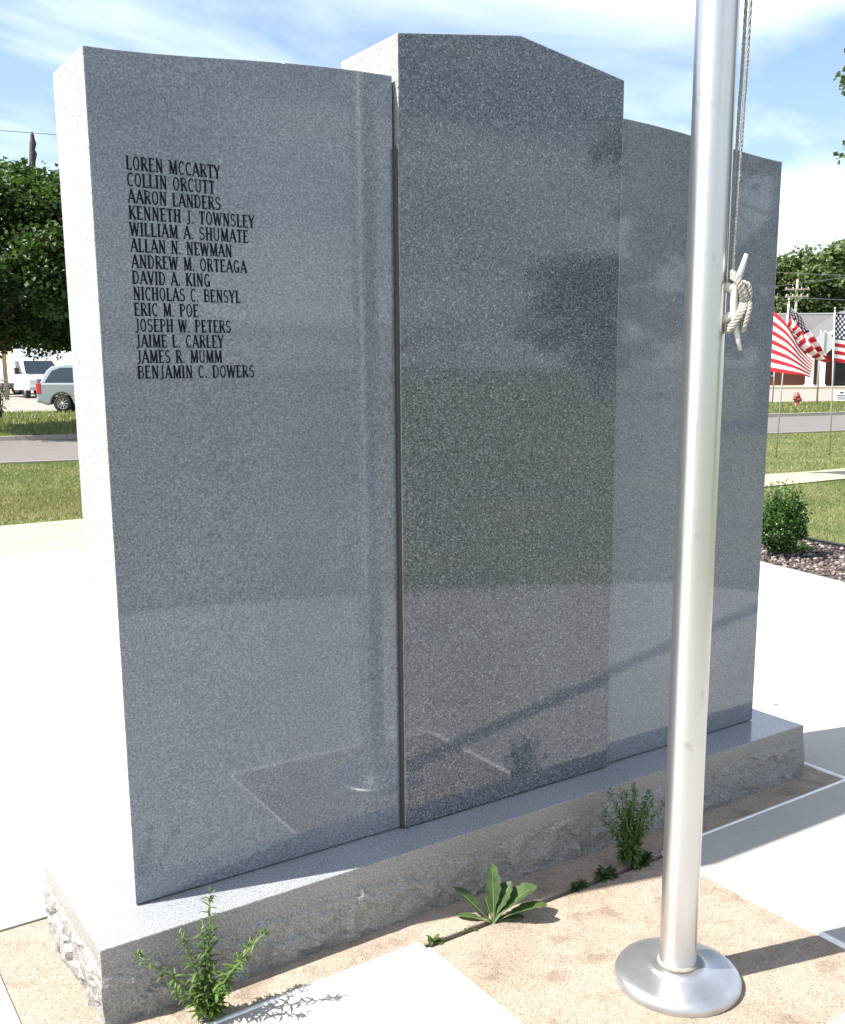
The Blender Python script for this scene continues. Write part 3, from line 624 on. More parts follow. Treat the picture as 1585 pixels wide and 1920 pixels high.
# ------------------------------------------------------------------ weeds in the joints
def lance(mb, base, d, upv, L, w, droop, seg=5):
    d = Vector(d).normalized(); side = d.cross(upv)
    side = side.normalized() if side.length > 1e-5 else Vector((1, 0, 0)); nv = side.cross(d).normalized(); vs = []
    p = Vector(base); dirn = d.copy()
    for i in range(seg+1):
        t = i/seg; ww = w*0.5*math.sin(math.pi*min(1, 0.08+0.92*t))**0.8 if i < seg else 0.0006
        vs += [p-side*ww+nv*ww*.35, p.copy(), p+side*ww+nv*ww*.35]
        dirn = (dirn - Vector((0, 0, 1))*droop/seg).normalized(); p = p+dirn*L/seg
    fs = []
    for i in range(seg):
        a = i*3; fs += [(a, a+1, a+4, a+3), (a+1, a+2, a+5, a+4)]
    mb.add(vs, fs, True)
def upright_weed(loc, stems, label, seed, leafL, leafW, spread, group):
    r = random.Random(seed); th = thing('weed', label, 'weed', loc, 0, group); st = MB(); lf = MB()
    for (h, ang, lean) in stems:
        pts = []; d = Vector((math.cos(ang), math.sin(ang), 0)); n = 9
        for i in range(n+1):
            t = i/n; pts.append(d*(lean*h*t**1.5)+Vector((r.uniform(-.003, .003), r.uniform(-.003, .003), h*t*(1-0.12*lean*t))))
        st.tube(pts, [0.0028*(1-.6*i/n) for i in range(n+1)], 5)
        nl = int(h/0.0038)
        for k in range(nl):
            t = 0.10+0.9*k/nl; i = min(n-1, int(t*n)); p = pts[i].lerp(pts[i+1], t*n-i); a = k*2.4+r.uniform(-.5, .5)
            el = r.uniform(.2, .9); dv = Vector((math.cos(a)*math.cos(el), math.sin(a)*math.cos(el), math.sin(el)))
            s = (1.0-0.55*t)*r.uniform(.7, 1.2); lance(lf, p, dv, Vector((0, 0, 1)), leafL*s, leafW*s, r.uniform(.3, 1.3)*spread, 4)
        for k in range(14):   # tight bud cluster at the tip
            p = pts[-1]+Vector((r.uniform(-.006, .006), r.uniform(-.006, .006), r.uniform(-.02, .012))); a = r.uniform(0, 6.28)
            lance(lf, p, (math.cos(a), math.sin(a), 1.2), Vector((0, 0, 1)), leafL*.28, leafW*.5, .4, 3)
    st.build('stem', 'stem', th, fixn=False); lf.build('foliage', 'leaf_weed', th, fixn=False); return th
GW = 'weeds growing in the pavement joints'
upright_weed((0.222, -0.118, 0), [(0.315, 0.9, 0.18), (0.235, 2.4, 0.25), (0.25, -0.4, 0.62), (0.21, 2.7, 0.75), (0.20, -0.9, 0.5), (0.24, 1.4, 0.15), (0.15, 3.5, .7), (0.17, 0.2, .8)], 'leafy green weed with branching stems against the corner of the granite base', 3, .050, .0105, 1.0, GW)
upright_weed((1.648, -0.150, 0), [(0.27, 2.6, 0.25), (0.255, 0.4, 0.12), (0.25, -0.3, 0.22), (0.235, 1.2, 0.2), (0.20, -1.0, 0.25), (0.22, 3.3, .15), (0.24, 0.0, .34), (0.23, -0.6, .3), (0.25, 2.0, .15), (0.19, 0.9, .3), (.21, -1.6, .2), (.24, -.8, .42), (.22, 2.9, .42), (.2, .3, .5), (.17, 2.4, .5), (.26, .6, .2), (.25, -2.2, .1)], 'tall feathery dark green weed in shade between the granite base and flagpole pad', 5, .046, .0085, 1.2, GW)
def rosette(loc, specs, label, seed, mat='leaf_broad'):
    r = random.Random(seed); th = thing('weed', label, 'weed', loc, 0, GW)
    for (a, el, L, w, dr) in specs:
        mb = MB(); d = Vector((math.cos(a)*math.cos(el), math.sin(a)*math.cos(el), math.sin(el))); side = d.cross(Vector((0, 0, 1))).normalized()
        p = Vector((r.uniform(-.004, .004), r.uniform(-.004, .004), 0)); vs = []; n = 12; dirn = d.copy()
        for i in range(n+1):
            t = i/n
            ww = w*(0.10 if t < .3 else (0.10+0.40*math.sin(math.pi*min(1, (t-.3)/.72))**0.75))*(1+0.13*math.sin(t*40+a*3)*(t > .3))
            if i == n: ww = .001
            nv = side.cross(dirn).normalized(); vs += [p-side*ww+nv*ww*.35, p.copy(), p+side*ww+nv*ww*.35]
            dirn = (dirn-Vector((0, 0, 1))*dr/n).normalized(); p = p+dirn*L/n
        fs = []
        for i in range(n): q = i*3; fs += [(q, q+1, q+4, q+3), (q+1, q+2, q+5, q+4)]
        lo = mb.add(vs, fs, True).build('leaf', mat, th, fixn=False)
        MB().tube([vs[q*3+1] for q in range(n)], [.0022*(1-.8*q/n) for q in range(n)], 5).build('midrib', 'stem', lo, fixn=False)
    return th
camr = math.atan2(rt0.y, rt0.x)
rosette((1.085, -0.158, -0.005), [(camr+2.75, 0.80, .150, .044, .35), (camr+1.6, 1.25, .170, .044, .25), (camr+2.1, 1.05, .085, .022, .3), (camr+0.7, 1.10, .130, .056, .5), (camr+0.35, 0.95, .175, .068, .9), (camr-0.02, .65, .170, .046, .6), (camr+.95, .9, .09, .032, .6), (camr+2.95, .35, .11, .030, .4), (camr+0.1, .3, .10, .03, .3)],
        'broad-leaved weed rosette with long upright leaves in the joint before the memorial', 1)
def tiny(loc, n, L, label, seed, mat='leaf_weed'):
    r = random.Random(seed); th = thing('weed', label, 'weed', loc, 0, GW); mb = MB()
    for k in range(n):
        a = r.uniform(0, 6.28); e = r.uniform(.1, 1.2); lance(mb, (r.uniform(-.02, .02), r.uniform(-.006, .006), r.uniform(0, .01)), (math.cos(a)*math.cos(e), math.sin(a)*math.cos(e), math.sin(e)), Vector((0, 0, 1)), L*r.uniform(.6, 1.2), L*.42, .8, 4)
    mb.build('foliage', mat, th, fixn=False)
tiny((1.425, -0.155, 0), 34, .026, 'low clump of tiny leaves beside the broad-leaved weed', 2, 'leaf_broad')
tiny((1.545, -0.150, 0), 46, .036, 'small bushy sprout at the foot of the feathery weed', 4, 'leaf_broad')
tiny((1.70, -0.150, 0), 60, .04, 'round-leaved seedling crowding the base of the feathery weed', 6, 'leaf_broad')
tiny((0.884, -0.152, 0), 8, .034, 'tiny bright seedling at the corner of the white slab', 8)
tiny((1.005, -0.155, 0), 10, .016, 'minute sprout in the dark joint before the memorial', 9)

# ------------------------------------------------------------------ gravel bed, edging, shrub
BED = [(5.32, -1.9), (6.9, -2.3), (7.12, 0.1), (7.22, 2.0), (7.42, 3.2), (7.75, 4.9), (8.0, 6.6), (6.92, 6.9), (6.62, 4.6), (6.30, 2.95), (6.12, 2.05), (5.77, 0.1)]
gb = struct(sheet('gravel_bed', BED, -0.026, 'bed'), 'bed of reddish river gravel along the plaza edge')
ico = bmesh.new(); bmesh.ops.create_icosphere(ico, subdivisions=1, radius=1.0); iv = np.array([v.co[:] for v in ico.verts]); ifc = np.array([[v.index for v in f.verts] for f in ico.faces]); ico.free()
n = 15000; x = rng.uniform(5.3, 8.0, n); y = rng.uniform(-2.3, 6.9, n); k = in_poly(x, y, BED); x = x[k]; y = y[k]; n = len(x)
s = rng.uniform(.008, .024, n); sc = np.stack([s, s*rng.uniform(.6, 1, n), s*rng.uniform(.45, .8, n)], 1)
V = iv[None]*(1+rng.normal(0, .14, (n, len(iv), 1)))*sc[:, None, :]; a = rng.uniform(0, 6.28, n); ca, sa = np.cos(a)[:, None], np.sin(a)[:, None]
vx = V[:, :, 0]*ca-V[:, :, 1]*sa; vy = V[:, :, 0]*sa+V[:, :, 1]*ca
V = np.stack([vx+x[:, None], vy+y[:, None], V[:, :, 2]+(rng.uniform(-.02, .012, n)+s*.3)[:, None]], 2).reshape(-1, 3)
Fc = (ifc[None]+(np.arange(n)*len(iv))[:, None, None]).reshape(-1, 3)
o = mesh_np('gravel', V, Fc, 'rocks', gb); o['kind'] = 'stuff'
mb = MB(); ep = [(6.92, -2.3), (7.14, 0.1), (7.24, 2.0), (7.44, 3.2), (7.77, 4.9), (8.02, 6.6)]
mb.tube([(p[0], p[1], 0.028) for p in ep], 0.012, 8); 
for p, q in zip(ep[:-1], ep[1:]):
    d = Vector((q[0]-p[0], q[1]-p[1], 0)); mb.box(((p[0]+q[0])/2, (p[1]+q[1])/2, -0.02), (d.length, .006, .09), Matrix.Rotation(math.atan2(d.y, d.x), 3, 'Z'))
tag(mb.build('landscape_edging', 'edging', fixn=False), 'black plastic landscape edging between gravel bed and lawn', 'edging')
sh = thing('shrub', 'small rounded dark green boxwood shrub standing in the gravel bed', 'shrub', (6.64, 3.03, 0))
rs = np.random.default_rng(5); n = 8500
u = rs.normal(size=(n, 3)); u /= np.linalg.norm(u, axis=1)[:, None]; rr = rs.uniform(.55, 1.0, n)**.6
lump = np.array([1+.26*mnoise.noise(Vector(q*2.6))+.16*mnoise.noise(Vector(q*6)) for q in u])
P = u*(rr*lump)[:, None]*np.array([.205, .205, .225])+np.array([0, 0, .245]); 
shoots = []
for k in range(110):
    q = rs.normal(size=3); q[2] = abs(q[2])+.5; q /= np.linalg.norm(q); L = rs.uniform(.04, .15)*(1.25 if q[2] > .75 else .55)
    b0 = q*np.array([.215, .215, .225])+np.array([0, 0, .25])
    for j in range(16): shoots.append(b0+(q*.5+np.array([0, 0, .7]))*L*j/16+rs.normal(0, .006, 3))
P = np.concatenate([P, np.array(shoots)]); V, Fq = leaves_np(P, .024, rs, .5, .6); mesh_np('foliage', V, Fq, 'leaf_box', sh)
mb = MB()
for k in range(7):
    a = k*.9; mb.tube([(0.01*math.cos(a), .01*math.sin(a), -.03), (.06*math.cos(a), .06*math.sin(a), .12), (.13*math.cos(a), .13*math.sin(a), .28)], [.008, .006, .003], 6)
mb.build('stem', 'bark', sh, fixn=False)
hs = thing('garden_plant', 'low pale green leafy plant beside the boxwood shrub', 'plant', (6.98, 3.08, 0)); mb = MB(); r = random.Random(4)
for k in range(44):
    a = r.uniform(0, 6.28); e = r.uniform(.2, 1.2); b = Vector((r.uniform(-.09, .09), r.uniform(-.09, .09), 0)); lance(mb, b, (math.cos(a)*math.cos(e), math.sin(a)*math.cos(e), math.sin(e)), Vector((0, 0, 1)), r.uniform(.10, .17), .05, 1.2, 5)
mb.build('foliage', 'leaf_hosta', hs, fixn=False)

# ------------------------------------------------------------------ trees
def tree(name, label, loc, height, trunk_h, crown_c, crown_r, nleaf, leaf, mat, seed, group, nclump=70, trunk_r=.22, snag=None, flat=0.0, lean=(0, 0), csz=1.0):
    r = random.Random(seed); rs = np.random.default_rng(seed); th = thing(name, label, 'tree', loc, 0, group)
    cc = Vector(crown_c); cr_ = Vector(crown_r); mb = MB()
    top = Vector((cc.x+lean[0], cc.y+lean[1], trunk_h+(height-trunk_h)*.75)); n = 9; tp = []
    for i in range(n+1):
        t = i/n; tp.append(Vector((top.x*t**1.4+r.uniform(-.06, .06)*(i > 0), top.y*t**1.4+r.uniform(-.06, .06)*(i > 0), -0.1+top.z*t)))
    mb.tube(tp, [trunk_r*(1.25 if i == 0 else 1)*(1-.8*i/n) for i in range(n+1)], 10)
    clumps = []
    for k in range(nclump):
        while True:
            q = Vector((r.uniform(-1, 1), r.uniform(-1, 1), r.uniform(-1, 1)))
            if .35 < q.length < 1: break
        q = q.normalized()*q.length**.5
        if flat and q.z < -flat: q.z = -flat*r.uniform(.7, 1.0)
        c = cc+Vector((q.x*cr_.x, q.y*cr_.y, q.z*cr_.z))*.86; clumps.append((c, r.uniform(.16, .30)*csz*(cr_.x+cr_.z)/2))
        if k % 3 == 0:
            z0 = max(trunk_h*.7, min(c.z-.2*abs(c.x-cc.x)-.3, top.z)); t = (z0+.1)/top.z; i = min(n-1, max(0, int(t*n))); b = tp[i]
            m_ = b.lerp(c, .5)+Vector((0, 0, .12*(c-b).length)); mb.tube([b, m_, c], [trunk_r*.22*(1-.6*t), trunk_r*.10, .015], 6)
    mb.build('trunk', 'bark', th, fixn=False)
    per = nleaf//nclump; PP = []
    for c, rad in clumps:
        u = rs.normal(size=(per, 3)); u /= np.linalg.norm(u, axis=1)[:, None]; rr = rs.uniform(0, 1, per)**.42
        pt = u*rr[:, None]*rad*np.array([1.1, 1.1, .75])*rs.uniform(.6, 1.25, (per, 1))+np.array(c); PP.append(pt)
    PP = np.concatenate(PP); V, Fq = leaves_np(PP, leaf, rs, .45, .8); mesh_np('crown', V, Fq, mat, th)
    if snag:
        for pts, rads in snag: MB().tube(pts, rads, 9).build('dead_limb', 'deadwood', th, fixn=False)
    return th
# broken maple across the road (trunk is just outside the frame; crown and dead limbs in view)
tl = at(-75, 660, 30.0); tl.z = 0
def rel(px, py, d, o): return at(px, py, d)-Vector(o)
cc = rel(25, 520, 30.0, tl)
sn = [([rel(40, 520, 30, tl), rel(56, 400, 30, tl), rel(61, 300, 30, tl), rel(62.5, 288, 30, tl), rel(60.5, 280, 30, tl), rel(62, 268, 30, tl), rel(61, 260, 30, tl), rel(60.5, 254, 30, tl), rel(60, 247, 30, tl)], [.14, .11, .085, .10, .075, .09, .06, .055, .025]),
      ([rel(44, 480, 28.4, tl), rel(52, 440, 27.9, tl), rel(58, 425, 27.8, tl)], [.10, .085, .06]), ([rel(24, 560, 27.9, tl), rel(29, 530, 27.8, tl), rel(32, 515, 27.3, tl)], [.10, .09, .06]),
      ([rel(72, 385, 28.6, tl), rel(80, 362, 28.5, tl)], [.05, .04]), ([rel(92, 380, 28.6, tl), rel(97, 355, 28.5, tl)], [.04, .03])]
tree('maple_tree', 'dark dense maple with a broken bare leader, across the road from the memorial', tl, 7.0, 2.0, (cc.x, cc.y, 4.40), (4.3, 5.4, 2.62), 165000, .125, 'leaf_maple', 21, 'trees around the plaza', nclump=300, csz=.74, trunk_r=.3, snag=sn, flat=0.88)
sk = thing('sapling', 'thin leafy sprout beside the parked trailer under the maple', 'sapling', at(-2, 735, 37.0)*1.0, 0); sk.location.z = 0
mb = MB(); lf = []
r = random.Random(9)
for k in range(7):
    a = r.uniform(0, 6.28); h = r.uniform(.8, 1.7); p = [Vector((0, 0, -.05)), Vector((.12*math.cos(a), .12*math.sin(a), h*.5)), Vector((.42*math.cos(a), .42*math.sin(a), h))]; mb.tube(p, [.02, .014, .006], 5)
    for j in range(26): t = r.uniform(.3, 1); q = p[0].lerp(p[2], t)+Vector((r.gauss(0, .1), r.gauss(0, .1), r.gauss(0, .08))); lf.append(tuple(q))
mb.build('stem', 'bark', sk, fixn=False); V, Fq = leaves_np(np.array(lf), .11, np.random.default_rng(3), .4, .5); mesh_np('foliage', V, Fq, 'leaf_maple', sk)
# tree behind the brick building
tr_ = at(1540, 700, 104.0); tr_.z = 0
tree('broadleaf_tree', 'broad mid green tree rising behind the brick building', tr_, 13.5, 4.0, (0, 0, 8.2), (8.0, 6.0, 4.9), 26000, .42, 'leaf_mid', 33, 'trees around the plaza', nclump=80, trunk_r=.45)
tree('broadleaf_tree', 'tall spreading tree behind the brick building, farther along its roof', tr_+Vector((10.5, -9.5, 0)), 15.5, 4.0, (0, 0, 9.3), (7.5, 6.0, 5.8), 18000, .45, 'leaf_mid', 35, 'trees around the plaza', nclump=60, trunk_r=.5)
# nearby tree whose outermost twig reaches into the picture
tp_ = at(1738, 290, 21.0); 
tb_ = Vector((tp_.x, tp_.y, 0))
tree('lawn_tree', 'tree on the lawn beside the flags with twigs hanging towards the memorial', tb_, 8.5, 3.6, (0, 0, 6.3), (1.75, 1.75, 2.0), 9000, .11, 'leaf_mid', 44, 'trees around the plaza', nclump=46, trunk_r=.14)
# trees behind the viewer, seen only mirrored in the polished granite
for (x, y, h, rx, sd, lb) in [(20.0, -13.2, 9.5, 4.0, 51, 'large shade tree on the lawn facing the blank granite panel'), (38, -38, 8.0, 5.0, 52, 'distant rounded tree facing the centre panel'), (6, -70, 5.5, 5.0, 54, 'distant broad tree far across the front lawn'), (52, -30, 10, 6.0, 55, 'distant tall tree at the end of the front lawn')]:
    tree('shade_tree', lb, Vector((x, y, 0)), h, 2.4, (0, 0, h*.56), (rx, rx, h*.42), 9000, .36, 'leaf_mid', sd, 'trees around the plaza', nclump=46, trunk_r=.3)

# ------------------------------------------------------------------ flags on thin poles
def flag_on_pole(base, top, fn, label, nu=40, nv=26, head=None):
    th = thing('flag_on_pole', label, 'flag', base, 0, 'flags standing on the lawn')
    b = Vector(base); t = Vector(top)-b
    MB().tube([Vector((0, 0, -0.1)), t*.5, t+Vector((0, 0, .03))], [.0135, .0125, .011], 10).build('pole', 'pale_pole', th, fixn=False)
    MB().lathe([(0, -.022), (.018, -.012), (.022, 0), (.016, .014), (0, .02)], 10, (t.x, t.y, t.z+.045)).build('finial', 'pale_pole', th, fixn=False)
    vs = []; fs = []; uvs = []
    for j in range(nv+1):
        for i in range(nu+1):
            vs.append(fn(i/nu, j/nv)-b); uvs.append((i/nu, j/nv))
    fs = [(j*(nu+1)+i, j*(nu+1)+i+1, (j+1)*(nu+1)+i+1, (j+1)*(nu+1)+i) for j in range(nv) for i in range(nu)]
    me = bpy.data.meshes.new('flag'); me.from_pydata(vs, [], fs); uvl = me.uv_layers.new(name='UVMap')
    for lp in me.loops: uvl.data[lp.index].uv = uvs[lp.vertex_index]
    me.polygons.foreach_set('use_smooth', [True]*len(fs)); me.update(); me.materials.append(M['flag']); fo = link(bpy.data.objects.new('flag', me), th)
    hb = MB(); hs = head or [fn(0, j/nv)-b for j in range(nv+1)]; hb.tube(hs, .016, 6); hb.build('header_band', 'white_paint', th, fixn=False)
    return th
RX = rt0.copy(); DX = Vector((-sy_, cy_, 0))     # across the view and away from it
def wave(u, v, amp, ph, k=7.0): return amp*min(1, u*2.2)*math.sin(u*k+ph+v*1.1)
# flag C: canton towards us, hanging nearly straight
c0 = at(1557, 851, 19.9); c0.z = -0.03; ct = at(1566, 583, 19.9)
def fC(u, v):
    p = c0.lerp(ct, 0.0); h = ct+(c0-ct)*(0.012); low = ct+(c0-ct)*(0.345); p = low.lerp(h, v)
    return p + RX*(u*1.10) + Vector((0, 0, -0.30*u*u-0.10*u)) + DX*wave(u, v, .10, .6, 9)
flag_on_pole(c0, ct, fC, 'striped flag on a thin pole hanging nearly straight with its star field showing')
# flag B: loose at the lower hoist, hanging down diagonally in folds
def along(pts, t):
    t = max(0.0, min(1.0, t))*(len(pts)-1); i = min(len(pts)-2, int(t)); f = t-i; return (pts[i][0]+(pts[i+1][0]-pts[i][0])*f, pts[i][1]+(pts[i+1][1]-pts[i][1])*f)
b0 = at(1455, 857, 18.9); b0.z = -0.03; bt = at(1480, 566, 18.9)
E1 = [(1483, 569), (1500, 585), (1515, 607), (1535, 637), (1556, 673)]; E2 = [(1479, 622), (1487, 634), (1500, 653), (1522, 672), (1551, 680)]
def fB(u, v):
    p = along(E1, 1-v); q = along(E2, 1-v); w = .92*u+.06*math.sin(u*9+v*2)
    return at(p[0]+(q[0]-p[0])*w, p[1]+(q[1]-p[1])*w, 18.9) + DX*(.11*math.sin(u*15+v*2.0)*min(1, (1-v)*5+.15)+.03*math.sin(v*14))
flag_on_pole(b0, bt, fB, 'striped flag on a leaning thin pole hanging in a narrow folded diagonal', head=[bt+(b0-bt)*k-b0 for k in (.01, .10, .19)])
# flag A: nearer, only its striped fly end clears the memorial
a0 = at(1368, 886, 15.5); a0.z = -0.03; at_ = at(1388, 545, 15.5)
T1 = [(1389, 549), (1410, 556), (1430, 566), (1450, 583), (1472, 609), (1497, 646), (1531, 678)]; B1 = [(1381, 668), (1400, 680), (1420, 689), (1445, 696), (1470, 700), (1497, 703), (1522, 708)]
def fA(u, v):
    p = along(T1, u); q = along(B1, u); w = 1-v
    return at(p[0]+(q[0]-p[0])*w, p[1]+(q[1]-p[1])*w, 15.5) + DX*wave(u, v, .10, 4.0, 9)
flag_on_pole(a0, at_, fA, 'striped flag on a thin pole close behind the memorial with its fly end sagging')

# ------------------------------------------------------------------ small street things
hp = at(1494, 760, 43.5); hp.z = -0.02
hy = thing('fire_hydrant', 'small red fire hydrant standing on the verge across the road', 'hydrant', hp)
MB().lathe([(.0, 0), (.16, 0), (.16, .05), (.105, .06), (.105, .36), (.13, .37), (.13, .41), (.115, .42), (.10, .48), (.06, .52), (.03, .53), (.03, .57), (0, .57)], 20).build('body', 'red', hy)
for s_ in (-1, 1): MB().lathe([(.0, 0.0), (.05, 0.0), (.05, .10), (.06, .10), (.06, .14), (0, .14)], 12, axis='X', c=(0.06 if s_ > 0 else -.20, 0, .30)).build('nozzle_cap', 'red', hy)
MB().lathe([(.0, 0.0), (.065, 0.0), (.065, .09), (.08, .09), (.08, .13), (0, .13)], 14, axis='Y', c=(0, -.20, .26)).build('pumper_cap', 'red', hy)
sp = at(1532, 759, 44.2); sp.z = -0.02; stp = at(1541, 619, 44.2)
sg = thing('road_sign', 'diamond road sign seen from behind on a thin steel post', 'sign', sp)
d = stp-sp; MB().tube([Vector((0, 0, -.2)), d], .035, 8).build('post', 'steel', sg, fixn=False)
cs_ = at(1547, 643, 44.1)-sp; s = .52
fx = RX*s; fz = Vector((0, 0, s)); th_ = DX*-.006
vs = [cs_-fx, cs_-fz, cs_+fx, cs_+fz]; MB().add([p+th_ for p in vs]+[p-th_ for p in vs], [(0, 1, 2, 3), (7, 6, 5, 4), (0, 4, 5, 1), (1, 5, 6, 2), (2, 6, 7, 3), (3, 7, 4, 0)]).build('plate', 'sign_back', sg)
MB().box(cs_+th_*3, (.06, .02, .8), Matrix.Rotation(camr, 3, 'Z')).build('bracket', 'steel', sg)
ys = at(1578, 750, 46.5); ys.z = -0.02
yd = thing('yard_sign', 'small white printed yard sign on the far grass', 'sign', ys, camr)
MB().box((0, 0, .34), (.62, .012, .42)).build('board', 'white_paint', yd)
for x in (-.2, .2): MB().tube([(x, .008, -.1), (x, .008, .5)], .006, 6).build('stake', 'steel', yd, fixn=False)
for (x, z, w, h) in [(0, .47, .16, .07), (-.02, .34, .34, .045), (0, .255, .40, .03), (0, .20, .32, .025)]: MB().box((x, -.0075, z), (w, .003, h)).build('printed_line', 'ink', yd)
mp = at(1449, 751, 47.0); mp.z = -0.02; tag(MB().tube([mp+Vector((0, 0, -.1)), mp+Vector((0.03, 0, 2.2))], .03, 8).build('marker_post', 'steel', fixn=False), 'plain thin steel post on the verge near the hydrant', 'post')
# utility poles and wires
def utility_pole(base, h, arms, label, group='utility poles along the lots'):
    th = thing('utility_pole', label, 'utility pole', base, camr, group)
    MB().tube([(0, 0, -.3), (0, 0, h*.5), (0.03, 0, h)], [.13, .12, .10], 10).build('pole', 'wood', th, fixn=False)
    for z, w in arms:
        MB().box((0, -.14, z), (w, .10, .12)).build('crossarm', 'wood', th)
        for k in (-.45, -.18, .18, .45): MB().lathe([(.05, 0), (.06, .05), (.03, .12), (0, .13)], 8, (w*k, -.14, z+.06)).build('insulator', 'trim', th)
    return th
u1 = at(1486, 690, 95.0); u1.z = 0
utility_pole(u1, 8.9, [(8.05, 2.1), (7.45, 2.0)], 'weathered utility pole with two crossarms behind the brick building')
u2 = at(9, 690, 62.0); u2.z = 0
utility_pole(u2, 12.4, [], 'tall thin utility pole standing behind the maple')
def wire(a, b, sag, label):
    a = Vector(a); b = Vector(b); n = 24; mb = MB(); mb.tube([a.lerp(b, i/n)-Vector((0, 0, sag*4*(i/n)*(1-i/n))) for i in range(n+1)], .019, 5, smooth=True)
    return tag(mb.build('overhead_wire', 'cable', fixn=False), label, 'wire', 'overhead wires')
wa = at(0, 233, 60.0); wb = at(103, 241, 60.0); d = (wb-wa); wire(wa-d*9, wb+d*9, .3, 'upper thin overhead wire crossing above the maple')
wa = at(0, 312, 60.0); wb = at(112, 322, 60.0); d = (wb-wa); wire(wa-d*9, wb+d*9, .3, 'lower thin overhead wire passing behind the top of the maple')
for (p, q, s_, lb) in [((1465, 450), (1585, 455), .2, 'highest thin overhead wire above the tree behind the building'), ((1458, 506), (1522, 509), .2, 'second overhead wire below the highest one'), ((1458, 534), (1585, 518), .1, 'slanting wire running to the upper crossarm'), ((1486, 556), (1585, 560), .1, 'lowest wire running to the lower crossarm')]:
    wa = at(*p, 93.5); wb = at(*q, 93.5); d = (wb-wa).normalized(); wire(wa-d*14, wb+d*14, s_, lb)

# ------------------------------------------------------------------ brick building with a gabled porch
bo = at(1485, 722, 80.0); bo.z = 0
ang = camr-0.06
bd = thing('brick_building', 'low brown brick building with grey shingle roof and white-columned gable porch', 'building', bo, ang)
# local x to the image right, local y away
MB().box((2, 6, 1.45), (34, 10, 2.9)).build('wall', 'brick', bd)
rf = MB(); ov = .7
rf.add([(-15.6, .3, 2.75), (19.6, .3, 2.75), (19.6, 6, 5.55), (-15.6, 6, 5.55), (-15.6, 11.7, 2.75), (19.6, 11.7, 2.75)], [(0, 1, 2, 3), (3, 2, 5, 4), (0, 3, 4), (1, 5, 2)]); roof = rf.build('roof', 'shingle', bd)
MB().box((2, .28, 2.80), (35.2, .06, .30)).build('fascia', 'trim', bd)
MB().box((2, 6, 5.58), (35.0, .30, .10)).build('ridge_cap', 'trim', bd)
# porch: ridge along y, centre right of the picture
gx = 5.2; gw = 5.4; gy0, gy1 = -3.2, 6.0; ze, zr = 3.0, 5.75
g = MB(); g.add([(gx-gw, gy0, ze), (gx, gy0, zr), (gx, gy1, zr), (gx-gw, gy1, ze), (gx+gw, gy0, ze), (gx+gw, gy1, ze), (gx-gw, gy0, ze-.12), (gx, gy0, zr-.12), (gx, gy1, zr-.12), (gx-gw, gy1, ze-.12), (gx+gw, gy0, ze-.12), (gx+gw, gy1, ze-.12)],
  [(0, 1, 2, 3), (1, 4, 5, 2), (9, 8, 7, 6), (8, 11, 10, 7), (0, 6, 7, 1), (1, 7, 10, 4)]); proof = g.build('porch_roof', 'shingle', bd)
sl = math.atan2(zr-ze, gw); L = math.hypot(gw, zr-ze)
for s_ in (-1, 1): MB().box((gx+s_*gw/2, gy0-.05, (ze+zr)/2-.10), (L, .08, .24), Matrix.Rotation(s_*sl, 3, 'Y')).build('rake_board', 'white_paint', bd)
MB().prism([(gx-gw+.5, ze-.2), (gx+gw-.5, ze-.2), (gx, zr-.35)], -3.0, -2.9, 'Y').build('gable_wall', 'brick', bd)
for x in (gx-gw+.55, gx-gw+1.35, gx+gw-1.35, gx+gw-.55):
    c = MB(); c.box((x, gy0+.35, 1.5), (.42, .42, 3.0)); c.box((x, gy0+.35, .12), (.56, .56, .24)); c.box((x, gy0+.35, 2.9), (.56, .56, .16)); c.build('column', 'white_paint', bd)
for x in (-12, -8.5, -5, -1.7):
    w = MB().box((x, .975, 1.55), (1.3, .06, 1.5)).build('window', 'trim', bd); MB().box((x, .93, 1.55), (1.1, .04, 1.3)).build('pane', 'glass', w)
dr = MB().box((gx-1.0, .96, 1.15), (1.9, .08, 2.3)).build('door', 'trim', bd)
for k in (-.45, .45): MB().box((gx-1.0+k, .9, 1.15), (.78, .05, 2.05)).build('pane', 'glass', dr)
MB().box((2, -2.0, .06), (33, 6.4, .14)).build('porch_slab', 'walk', bd)

# ------------------------------------------------------------------ vehicles
def wheel(parent, x, y, r, w, sgn, spokes=9):
    t = MB().lathe([(r*.62, -w/2), (r*.9, -w/2), (r*.985, -w*.38), (r, -w*.2), (r, w*.2), (r*.985, w*.38), (r*.9, w/2), (r*.62, w/2), (r*.62, -w/2)], 28, (x, y, r), 'Y').build('wheel', 'rubber', parent, fixn=True)
    rm = MB(); yo = y-sgn*(w*.30)
    rm.lathe([(r*.64, -w*.14*sgn), (r*.66, 0), (r*.60, w*.06*sgn), (r*.56, .02*sgn)], 24, (x, yo, r), 'Y')
    for k in range(spokes):
        a = 2*math.pi*k/spokes; c = Vector((x+math.cos(a)*r*.33, yo, r+math.sin(a)*r*.33)); rm.box(c, (r*.6, .03, r*.11), Matrix.Rotation(-a, 3, 'Y'))
    rm.lathe([(0, -.03), (r*.14, -.02), (r*.14, .03), (0, .03)], 12, (x, yo, r), 'Y')
    rm.build('rim', 'rim', t, fixn=False)
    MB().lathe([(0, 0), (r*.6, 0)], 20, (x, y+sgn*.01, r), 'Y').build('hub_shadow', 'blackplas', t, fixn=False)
    return t
